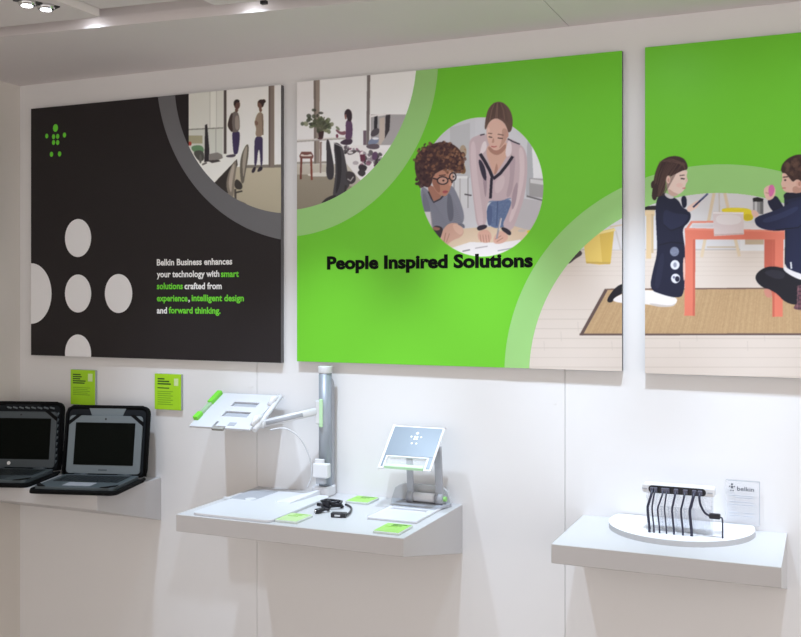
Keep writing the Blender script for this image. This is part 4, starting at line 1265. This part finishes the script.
    for a, b_ in ((.17, .34), (.64, .98)):
        cellbox(P, -.022, .058, a, b_, .003, .020).build('green_grip', LGREEN, t, bevel=0.002)
    cellbox(P, .37, .56, -.012, .10, -.004, .004).build('latch', mat('latch_grey', (150, 148, 142), 0.5), t, bevel=0.001)
    cellbox(P, .60, .72, .07, .16, .0005, .0085).build('slide_button', GPLAS, t, bevel=0.001)
    # side clamp with knobs
    for (t0, t1, nm) in ((.12, .40, 'clamp_knob'), (.70, .96, 'clamp_knob')):
        mb = MB()
        mb.tube([P(.98, t0, .006), P(1.0, (t0 + t1) / 2, .014), P(1.01, t1, .006)], [.007, .011, .007], 12)
        mb.build(nm, WPLAS, t)
    mb = MB()
    mb.tube([P(1.03, .06, -.004), P(1.04, .5, 0.0), P(1.03, 1.0, .004)], .008, 10)
    mb.build('side_clamp', WPLAS, t)
    mb = MB().tube([P(.92, .18, -.004), Bp], .010, 10)
    mb.build('tilt_joint', GPLAS, t)
    # cable clip with white cable
    q = at_y(321, 470, c.y - .03)
    bx0, bx1 = at_y(314.5, 470, c.y - .03).x, at_y(329.5, 470, c.y - .03).x
    zc0, zc1 = at_y(322, 477.5, c.y - .03).z, at_y(322, 463, c.y - .03).z
    tp = thing('charging_plug', (q.x, q.y, zc0), 'small white charging plug with thin cable clipped to the grey column', 'plug')
    MB().box((bx0, c.y - .044, zc0), (bx1, c.y - .0195, zc1)).build('plug_body', WPLAS, tp, bevel=0.004)
    MB().box((bx0 + .010, c.y - .040, zc0 - .018), (bx1 - .012, c.y - .026, zc0 + .002)).build('plug_tip', GPLAS, tp, bevel=0.001)
    MB().box((bx0 + .004, c.y - .038, zc1 - .002), (bx1 - .018, c.y - .026, zc1 + .012)).build('strain_relief', WPLAS, tp, bevel=0.002)
    ctrl = [(270, 430, .075), (285, 428.5, .06), (299, 437, .048), (307.5, 452, .038), (311.5, 466, .032), (311, 478, .034), (307, 487.5, .04)]
    pts = [at_y(x, y, c.y - o) for x, y, o in ctrl]
    sp = []
    for i in range(len(pts) - 1):
        p = [pts[max(i - 1, 0)], pts[i], pts[i + 1], pts[min(i + 2, len(pts) - 1)]]
        for k in range(6):
            u = k / 6
            sp.append(0.5 * ((2 * p[1]) + (-p[0] + p[2]) * u + (2 * p[0] - 5 * p[1] + 4 * p[2] - p[3]) * u * u + (-p[0] + 3 * p[1] - 3 * p[2] + p[3]) * u ** 3))
    sp.append(pts[-1])
    MB().tube(sp, .0024, 8).build('cable', mat('cable_white', (206, 207, 210), 0.4), tp)


stage_stand()


# ------------------------------------------------------------------ folding tablet stand
def fold_stand():
    z0 = Z_SH
    H = 0.007
    c = [at_z(x, y, z0 + H) for x, y in ((368, 516.5), (419, 522), (449, 500.5))]
    x0, x1 = c[0].x, (c[1].x * .6 + c[2].x * .4)
    y0, y1 = (c[0].y + c[1].y) / 2, -0.035
    t = thing('tablet_stand', ((x0 + x1) / 2, (y0 + y1) / 2, z0), 'folding tablet stand with a silver logo plate on two flat legs', 'tablet stand')
    P = lambda s, tt, h: V(x0 + (x1 - x0) * s, y0 + (y1 - y0) * tt, z0 + h)
    su = [0, .10, .88, 1.0]; tu = [0, .45, .58, 1.0]
    b = tray_plate(P, su, tu, {(1, 1)}, H, 'base', mat('base_board_plastic', (212, 213, 217)), t, bevel=0.002)
    # curved back shell of the base, and the deck that ramps up to it
    yy = y0 + (y1 - y0) * .86
    xa0, xa1 = at_y(391, 492, yy + .02).x, at_y(451, 496, yy + .02).x
    dk = MB()
    f0, f1, b0, b1 = P(.05, .60, 0), P(.95, .60, 0), V(xa0, yy + .024, z0), V(xa1, yy + .024, z0)
    h0, h1, h2 = V(0, 0, H - .001), V(0, 0, H + .001), V(0, 0, .012)
    dk.hexa([f0 + h0, f1 + h0, b1 + V(0, 0, .0), b0 + V(0, 0, .0), f0 + h1, f1 + h1, b1 + h2, b0 + h2])
    dk.build('raised_deck', GPLAS, t, bevel=0.001)
    bk = MB()
    n = 16
    arc = []
    for k in range(n + 1):
        u = -1 + 2 * k / n
        arc.append(V(xa0 + (xa1 - xa0) * (u + 1) / 2, yy + .022, z0 + .008 + .050 * (1 - abs(u) ** 5) ** .5))
    bk.prism(arc, (0, .010, 0))
    bk.build('back_shell', mat('pale_grey_plastic', (190, 192, 195), 0.4), t, bevel=0.0015)
    hz = z0 + H + .019
    xa_, xb_ = x0 + (x1 - x0) * .30, x0 + (x1 - x0) * .86
    MB().tube([V(xa_, yy, hz), V(xb_, yy, hz)], .0135, 18).build('hinge_bar', WPLAS, t)
    for s_, w in ((.27, .010), (.90, .012)):
        xx_ = x0 + (x1 - x0) * s_
        MB().tube([V(xx_ - w, yy, hz), V(xx_ + w, yy, hz)], .0165, 18).build('hinge_end', GPLAS, t)
    MB().tube([V(x1 - .008, yy, hz), V(x1 + .006, yy, hz)], .0070, 18).build('green_button', mat('soft_green_plastic', (150, 212, 120), 0.4), t)
    # plate
    Yp = yy - .085
    BL, BR = at_y(378.5, 469, Yp), at_y(431, 472.5, Yp)
    BL.z = BR.z = (BL.z + BR.z) / 2
    TL = at_y(394.5, 426, Yp + .100)
    Q = frame_of(BL, BR, TL)
    su = [0, .10, .13, .87, .90, 1.0]; tu = [0, .05, .27, .30, .96, 1.0]
    rim = tray_plate(Q, [0, .10, .86, 1.0], [0, .27, 1.0], {(1, 0)}, .006, 'plate', WPLAS, t, bevel=0.0018)
    cellbox(Q, .035, .965, .30, .965, .004, .0068).build('silver_face', mat('silver_face', (118, 128, 138), 0.35, metal=0.1, var=0.02), rim, bevel=0.0008)
    cellbox(Q, .035, .075, .04, .30, .004, .0068).build('silver_face', MATS['silver_face'], rim, bevel=0.0006)
    cellbox(Q, .895, .965, .04, .30, .004, .0068).build('silver_face', MATS['silver_face'], rim, bevel=0.0006)
    cellbox(Q, .10, .86, .03, .10, -.004, .010).build('lip', mat('pale_green_plastic', (196, 236, 190), 0.4), t, bevel=0.002)
    cellbox(Q, .10, .86, .10, .27, -.004, -.001).build('lower_window', FROST, t)
    LG = [(0, .0, 1.5), (-.075, -.12, 1), (-.018, -.12, 1), (.018, -.12, 1), (.075, -.12, 1), (-.018, -.19, 1), (.018, -.19, 1), (-.035, -.33, 1), (.035, -.33, 1)]
    for u, v, r in LG:
        p = Q(.52 + u * 1.25, .83 + v * .72, .0066); q = Q(.52 + u * 1.25, .83 + v * .72, .0073)
        MB().tube([p, q], .0030 * r, 12).build('logo_dot', T_WHITE, rim)
    # flat legs from the hinge to the back of the plate
    for s_, w, tq, tt in ((.27, .0095, .42, .55), (.90, .011, .95, .60)):
        xx_ = x0 + (x1 - x0) * s_
        top = Q(tq, tt, -.002)
        lo = V(xx_, yy, hz)
        lg = MB()
        d = (top - lo).normalized()
        nn = V(1, 0, 0).cross(d).normalized() * .0045
        lg.hexa([lo - V(w, 0, 0) - nn, lo + V(w, 0, 0) - nn, lo + V(w, 0, 0) + nn, lo - V(w, 0, 0) + nn, top - V(w, 0, 0) - nn, top + V(w, 0, 0) - nn, top + V(w, 0, 0) + nn, top - V(w, 0, 0) + nn])
        lg.build('leg', GPLAS, t, bevel=0.0015)


fold_stand()

# ------------------------------------------------------------------ small green cards lying on the shelf
def desk_card(pts, top, label):
    h = .007
    q = [at_z(x, y, Z_SH + h) for x, y in pts]       # front-left, back-left, back-right, front-right
    x0, x1 = (q[0].x + q[1].x) / 2, (q[2].x + q[3].x) / 2
    y0, y1 = (q[0].y + q[3].y) / 2, (q[1].y + q[2].y) / 2
    t = thing('desk_card', ((x0 + x1) / 2, (y0 + y1) / 2, Z_SH), label, 'sign')
    MB().box((x0, y0, Z_SH), (x1, y1, Z_SH + h - .0006)).build('acrylic_block', mat('block_white', (206, 214, 206), 0.3), t, bevel=0.001, seg=1)
    MB().box((x0 + .002, y0 + .002, Z_SH + h - .0008), (x1 - .002, y1 - .002, Z_SH + h)).build('card', top, t)
    w, d = x1 - x0, y1 - y0
    for k, (a, b) in enumerate(((.30, .85), (.30, .70), (.14, .6))):
        MB().box((x0 + a * w, y1 - d * (.10 + .13 * k), Z_SH + h - .0002), (x0 + b * w, y1 - d * (.16 + .13 * k), Z_SH + h + .0002)).build('text_line', CARDT if k < 2 and top is not PALE else CARDL, t)


PALE = mat('pale_green_card', (186, 214, 150), 0.45)
CARD2 = mat('shelf_green_card', (156, 208, 96), 0.45)
desk_card([(274.5, 519.5), (291, 512.5), (313, 514.5), (297, 521.5)], PALE, 'pale green card lying beside the white base board')
desk_card([(347, 500.5), (355.5, 495.5), (378, 497), (369, 503)], CARD2, 'small green card lying near the wall behind the black cables')
desk_card([(372.5, 530.5), (387.5, 522.5), (412, 525), (400, 533)], CARD2, 'bright green card lying at the front edge beside the folding stand')


# ------------------------------------------------------------------ black cables on the shelf
def spline(pts, k=8, closed=False):
    out = []
    n = len(pts)
    for i in range(n if closed else n - 1):
        if closed: p = [pts[(i - 1) % n], pts[i], pts[(i + 1) % n], pts[(i + 2) % n]]
        else: p = [pts[max(i - 1, 0)], pts[i], pts[i + 1], pts[min(i + 2, n - 1)]]
        for j in range(k):
            u = j / k
            out.append(0.5 * ((2 * p[1]) + (-p[0] + p[2]) * u + (2 * p[0] - 5 * p[1] + 4 * p[2] - p[3]) * u * u + (-p[0] + 3 * p[1] - 3 * p[2] + p[3]) * u ** 3))
    if not closed: out.append(pts[-1])
    return out


def cable_things():
    zq = lambda x, y, h: at_z(300 + x / 6.16, 480 + y / 6.16, Z_SH + h)
    r = .0034
    c = zq(196, 145, .012)
    t = thing('charging_cable', (c.x, c.y, Z_SH), 'coiled black charging cable with round plug lying on the shelf', 'cable')
    cord = MB()
    loop = []
    for k in range(3 * 16):
        a = 2 * math.pi * k / 16
        rad = .030 + .003 * math.sin(k * 1.7)
        loop.append(V(c.x + rad * 1.0 * math.cos(a), c.y + rad * .75 * math.sin(a), Z_SH + r + .0065 * (k / 16) * .95))
    cord.tube(loop, r, 8)
    cord.build('cord', BLACKP, t)
    q0, q1 = zq(98, 192, .008), zq(150, 178, .010)
    pl = MB()
    pl.tube([V(q0.x, q0.y, Z_SH + .0075), V(q0.x, q0.y, Z_SH + .0075) * .55 + V(q1.x, q1.y, Z_SH + .0075) * .45, V(q1.x, q1.y, Z_SH + .009)], [.0075, .0075, .0045], 12)
    pl.build('plug', BLACKP, t)
    MB().tube([V(q0.x - .004, q0.y - .001, Z_SH + .0075), V(q0.x + .001, q0.y, Z_SH + .0075)], .0045, 10).build('plug_tip', CHROME, t)
    MB().tube(spline([V(q1.x, q1.y, Z_SH + .009), V(q1.x + .008, q1.y + .012, Z_SH + .006), V(c.x - .020, c.y - .022, Z_SH + .006)], 5), r, 8).build('cord_end', BLACKP, t)
    g = zq(113, 147, .006)
    MB().tube([V(g.x - .003, g.y, Z_SH + .0048), V(g.x + .006, g.y, Z_SH + .0048), V(c.x - .024, c.y, Z_SH + .005)], [.0048, .0045, .0028], 10).build('round_end', BLACKP, t)
    tie = MB().box((c.x - .006, c.y - .030, Z_SH + .0012), (c.x + .006, c.y - .015, Z_SH + .026))
    tie.build('tie', BLACKP, t, bevel=0.003)
    b0 = zq(240, 215, .006)
    t2 = thing('power_adapter', (b0.x, b0.y, Z_SH), 'small black adapter box with silver end and looped cord', 'adapter')
    Mb = MB()
    rbox(Mb, (-.021, -.011, 0), (.021, .011, .013), .003, 0)
    bo = Mb.build('adapter_body', BLACKP, t2, bevel=0.0015)
    bo.data.transform(Matrix.Translation((b0.x, b0.y, Z_SH)) @ Matrix.Rotation(.25, 4, 'Z'))
    M2 = MB().box((-.010, -.0122, .004), (.006, -.0105, .009)).build('silver_socket', CHROME, t2)
    M2.data.transform(Matrix.Translation((b0.x, b0.y, Z_SH)) @ Matrix.Rotation(.25, 4, 'Z'))
    e = zq(288, 196, .006); f_ = zq(316, 172, .003); h_ = zq(290, 153, .003); i_ = zq(258, 150, .003)
    MB().tube(spline([V(b0.x + .019, b0.y + .006, Z_SH + .006), V(e.x + .008, e.y + .004, Z_SH + .005), V(f_.x, f_.y, Z_SH + .0032), V(h_.x, h_.y, Z_SH + .0032), V(i_.x + .012, i_.y - .001, Z_SH + .0032)], 8), .003, 8).build('cord', BLACKP, t2)


cable_things()


# ------------------------------------------------------------------ half-round clear plinth with charging hub
def hub_display():
    H = .014
    zt = Z_SH + H
    k = 6.675
    rim = [(65, 322), (130, 392), (320, 455), (500, 472)]
    pts = [at_z(600 + x / k, 470 + y / k, zt) for x, y in rim] + [at_z(726, 539.5, zt), at_z(757, 530.5, zt)]
    A = np.array([[2 * p.x, 2 * p.y, 1] for p in pts]); b = np.array([p.x ** 2 + p.y ** 2 for p in pts])
    s = np.linalg.lstsq(A, b, rcond=None)[0]
    cx_, cy_, R_ = s[0], s[1], math.sqrt(s[2] + s[0] ** 2 + s[1] ** 2)
    yb = -0.006
    a0 = math.asin(max(-1, min(1, (yb - cy_) / R_)))
    n = 64
    arc = []
    for i in range(n + 1):
        a = (math.pi - a0) + (math.pi + 2 * a0) * i / n
        arc.append(V(cx_ + R_ * math.cos(a), cy_ + R_ * math.sin(a), Z_SH))
    m = MB()
    m.prism(arc, (0, 0, H))
    m.mi[0] = m.mi[1] = 0
    for i in range(2, len(m.mi)): m.mi[i] = 1
    d = m.build('half_round_plinth', [MILK, MILKE], None, loc=(cx_, yb, Z_SH))
    tag(d, 'half-round clear acrylic plinth on the white shelf', 'plinth')
    # cable feet give the depth of the row
    feet = [(330, 415), (362, 415), (398, 420), (440, 430), (492, 432), (552, 437), (612, 440)]
    tops = [(352, 162), (370, 168), (424, 160), (450, 162), (508, 164), (570, 172), (630, 168)]
    thick = [.0034, .0022, .0022, .0020, .0028, .0026, .0038]
    fp = [at_z(600 + x / k, 470 + y / k, zt) for x, y in feet]
    yc = sum(p.y for p in fp) / len(fp)
    yf = yc + .020                # hub's front face
    BLp, TRp = at_y(642, 492, yf), at_y(714.5, 487.5, yf)
    zb_ = (at_y(642, 492, yf).z + at_y(714.5, 498.5, yf).z) / 2
    zt_ = (at_y(641.5, 484.5, yf).z + at_y(714.5, 488, yf).z) / 2
    t = thing('charging_hub', ((BLp.x + TRp.x) / 2, yf, zb_), 'long white charging hub with a black port strip on clear riser', 'charging hub')
    body = rbox(MB(), (BLp.x, yf, zb_), (TRp.x, yf + .040, zt_), .006, 1).build('hub_body', WPLAS, t, bevel=0.003)
    s0, s1 = at_y(648.5, 491, yf), at_y(706, 495, yf)
    zm = (zb_ + zt_) / 2
    hh = .0092
    st = rbox(MB(), (s0.x, yf - .003, zm - hh), (s1.x, yf + .001, zm + hh), hh, 1, n=8).build('port_strip', BLACKP, t, bevel=0.0008)
    for px in (641.5 + 3, 710):
        q = at_y(px, 491, yf)
        MB().box((q.x - .006, yf - .001, zm - .0012), (q.x + .006, yf + .001, zm + .0012)).build('status_light', GPLAS, t)
    # clear riser
    xr0, xr1 = at_y(646, 500, yf).x, at_y(712, 500, yf).x
    t3 = thing('acrylic_riser', ((xr0 + xr1) / 2, yf + .02, zt), 'clear acrylic riser box under the charging hub', 'riser')
    hgt = zb_ - zt
    MB().box((xr0, yf + .004, zt), (xr1, yf + .007, zb_)).build('front_plate', CLEAR, t3)
    MB().box((xr0, yf + .033, zt), (xr1, yf + .036, zb_)).build('back_plate', CLEAR, t3)
    for x in (xr0, xr1 - .003):
        MB().box((x, yf + .0072, zt), (x + .003, yf + .0328, zb_)).build('side_plate', CLEAR, t3)
    MB().box((xr0 + .030, yf + .009, zt), (xr1 - .006, yf + .030, zt + hgt * .62)).build('cable_block', FROST, t3)
    # cables
    labs = {0: 'thick dark hub cable at the hub end farthest from the acrylic sign', 6: 'thick dark hub cable hanging next to the curving adapter cable'}
    for n_, ((fx, fy), (tx, ty), r, fpt) in enumerate(zip(feet, tops, thick, fp)):
        top = at_y(600 + tx / k, 470 + ty / k, yf - .006)
        c = thing('usb_cable', (fpt.x, yc, zt), labs.get(n_, 'thin dark cable hanging between the two thick cables of the hub'), 'cable', 'cables hanging from the charging hub')
        MB().box((top.x - .0055, yf - .014, zm - .0055), (top.x + .0055, yf - .0028, zm + .0055)).build('usb_plug', mat('plug_grey', (92, 92, 108), 0.4), c, bevel=0.0015)
        pts = [V(top.x, yf - .012, zm), V(top.x - (.001), yf - .022, zm - .010), V(top.x * .45 + fpt.x * .55 - .002, yc - .009, zm - .028), V(fpt.x - .0035, yc - .005, (zm + zt) / 2 + .006), V(fpt.x, yc, zt + .012), V(fpt.x, yc, Z_SH + .002)]
        MB().tube(spline(pts, 6), r, 8).build('cord', mat('cord_navy', (40, 40, 62), 0.4), c)
    # eighth cable with the adapter
    top = at_y(600 + 668 / k, 470 + 175 / k, yf - .006)
    e0, e1 = at_y(709, 515.5, yf - .012), at_y(720.5, 517, yf - .012)
    c = thing('adapter_cable', (e1.x, yc, zt), 'dark cable curving from the hub into a small black connector', 'cable')
    MB().box((top.x - .0055, yf - .014, zm - .0055), (top.x + .0055, yf - .0028, zm + .0055)).build('usb_plug', MATS['plug_grey'], c, bevel=0.0015)
    k1 = at_y(600 + 672 / k, 470 + 235 / k, yf - .016); k2 = at_y(600 + 700 / k, 470 + 285 / k, yf - .014)
    MB().tube(spline([V(top.x, yf - .012, zm), V(top.x, yf - .020, zm - .010), k1, k2, e0], 6), .0030, 8).build('cord', MATS['cord_navy'], c)
    MB().box((e0.x, e0.y - .007, e0.z - .007), (e1.x, e0.y + .007, e0.z + .006)).build('connector', BLACKP, c, bevel=0.003)
    MB().tube(spline([e1 + V(-.002, 0, -.001), e1 + V(.004, 0, -.004), V(e1.x + .005, e1.y, (e1.z + zt) / 2), V(e1.x + .005, e1.y, zt)], 6), .0020, 8).build('cord_end', MATS['cord_navy'], c)
    # acrylic sign
    ys = -0.014
    a, b_ = at_y(725.5, 500, ys), at_y(760, 500, ys)
    zsg = (at_y(725.5, 479.5, ys).z + at_y(760, 481.5, ys).z) / 2
    sg = thing('acrylic_sign', ((a.x + b_.x) / 2, ys, zt), 'clear upright acrylic sign with grey logo and small print', 'sign')
    pl = rbox(MB(), (a.x, ys, zt), (b_.x, ys + .005, zsg), .003, 1).build('sign_plate', FROST, sg)
    INKG = mat('sign_grey_ink', (92, 94, 102), 0.6, spec=0.1); INKL = mat('sign_pale_ink', (196, 200, 208), 0.5)
    MB().box((a.x + .001, ys - .0006, zsg - .0022), (b_.x - .001, ys + .0002, zsg - .0006)).build('edge_line', mat('sign_edge', (170, 174, 182), 0.4), sg)
    MB().box((b_.x - .0018, ys - .0006, zt + .004), (b_.x - .0004, ys + .0002, zsg - .001)).build('edge_line', MATS['sign_edge'], sg)
    W = b_.x - a.x; HT = zsg - zt
    la, lb = a.x + .34 * W, a.x + .83 * W
    zl = zsg - .235 * HT
    lettering('belkin', la, lb, .0115, lambda u, v: V(u, ys - .0008, zl + v), INKG, sg, bold=0.012)
    for u, v, r in ((0, 0, 1.5), (-.075, -.12, 1), (-.018, -.12, 1), (.018, -.12, 1), (.075, -.12, 1), (-.018, -.19, 1), (.018, -.19, 1), (-.035, -.33, 1), (.035, -.33, 1)):
        p = V(a.x + .19 * W + u * W * .95, ys, zsg - .10 * HT + v * HT * .42)
        MB().tube([p + V(0, .0002, 0), p + V(0, -.0008, 0)], .0017 * r, 10).build('logo_dot', INKG, sg)
    for v, u0, u1 in ((.34, .12, .80), (.38, .30, .84), (.48, .12, .80), (.54, .12, .84), (.72, .12, .42), (.72, .52, .82), (.79, .12, .42), (.79, .52, .82)):
        MB().box((a.x + u0 * W, ys - .0006, zsg - (v + .018) * HT), (a.x + u1 * W, ys + .0002, zsg - v * HT)).build('print_line', INKL, sg)


hub_display()
bpy.context.view_layer.update()
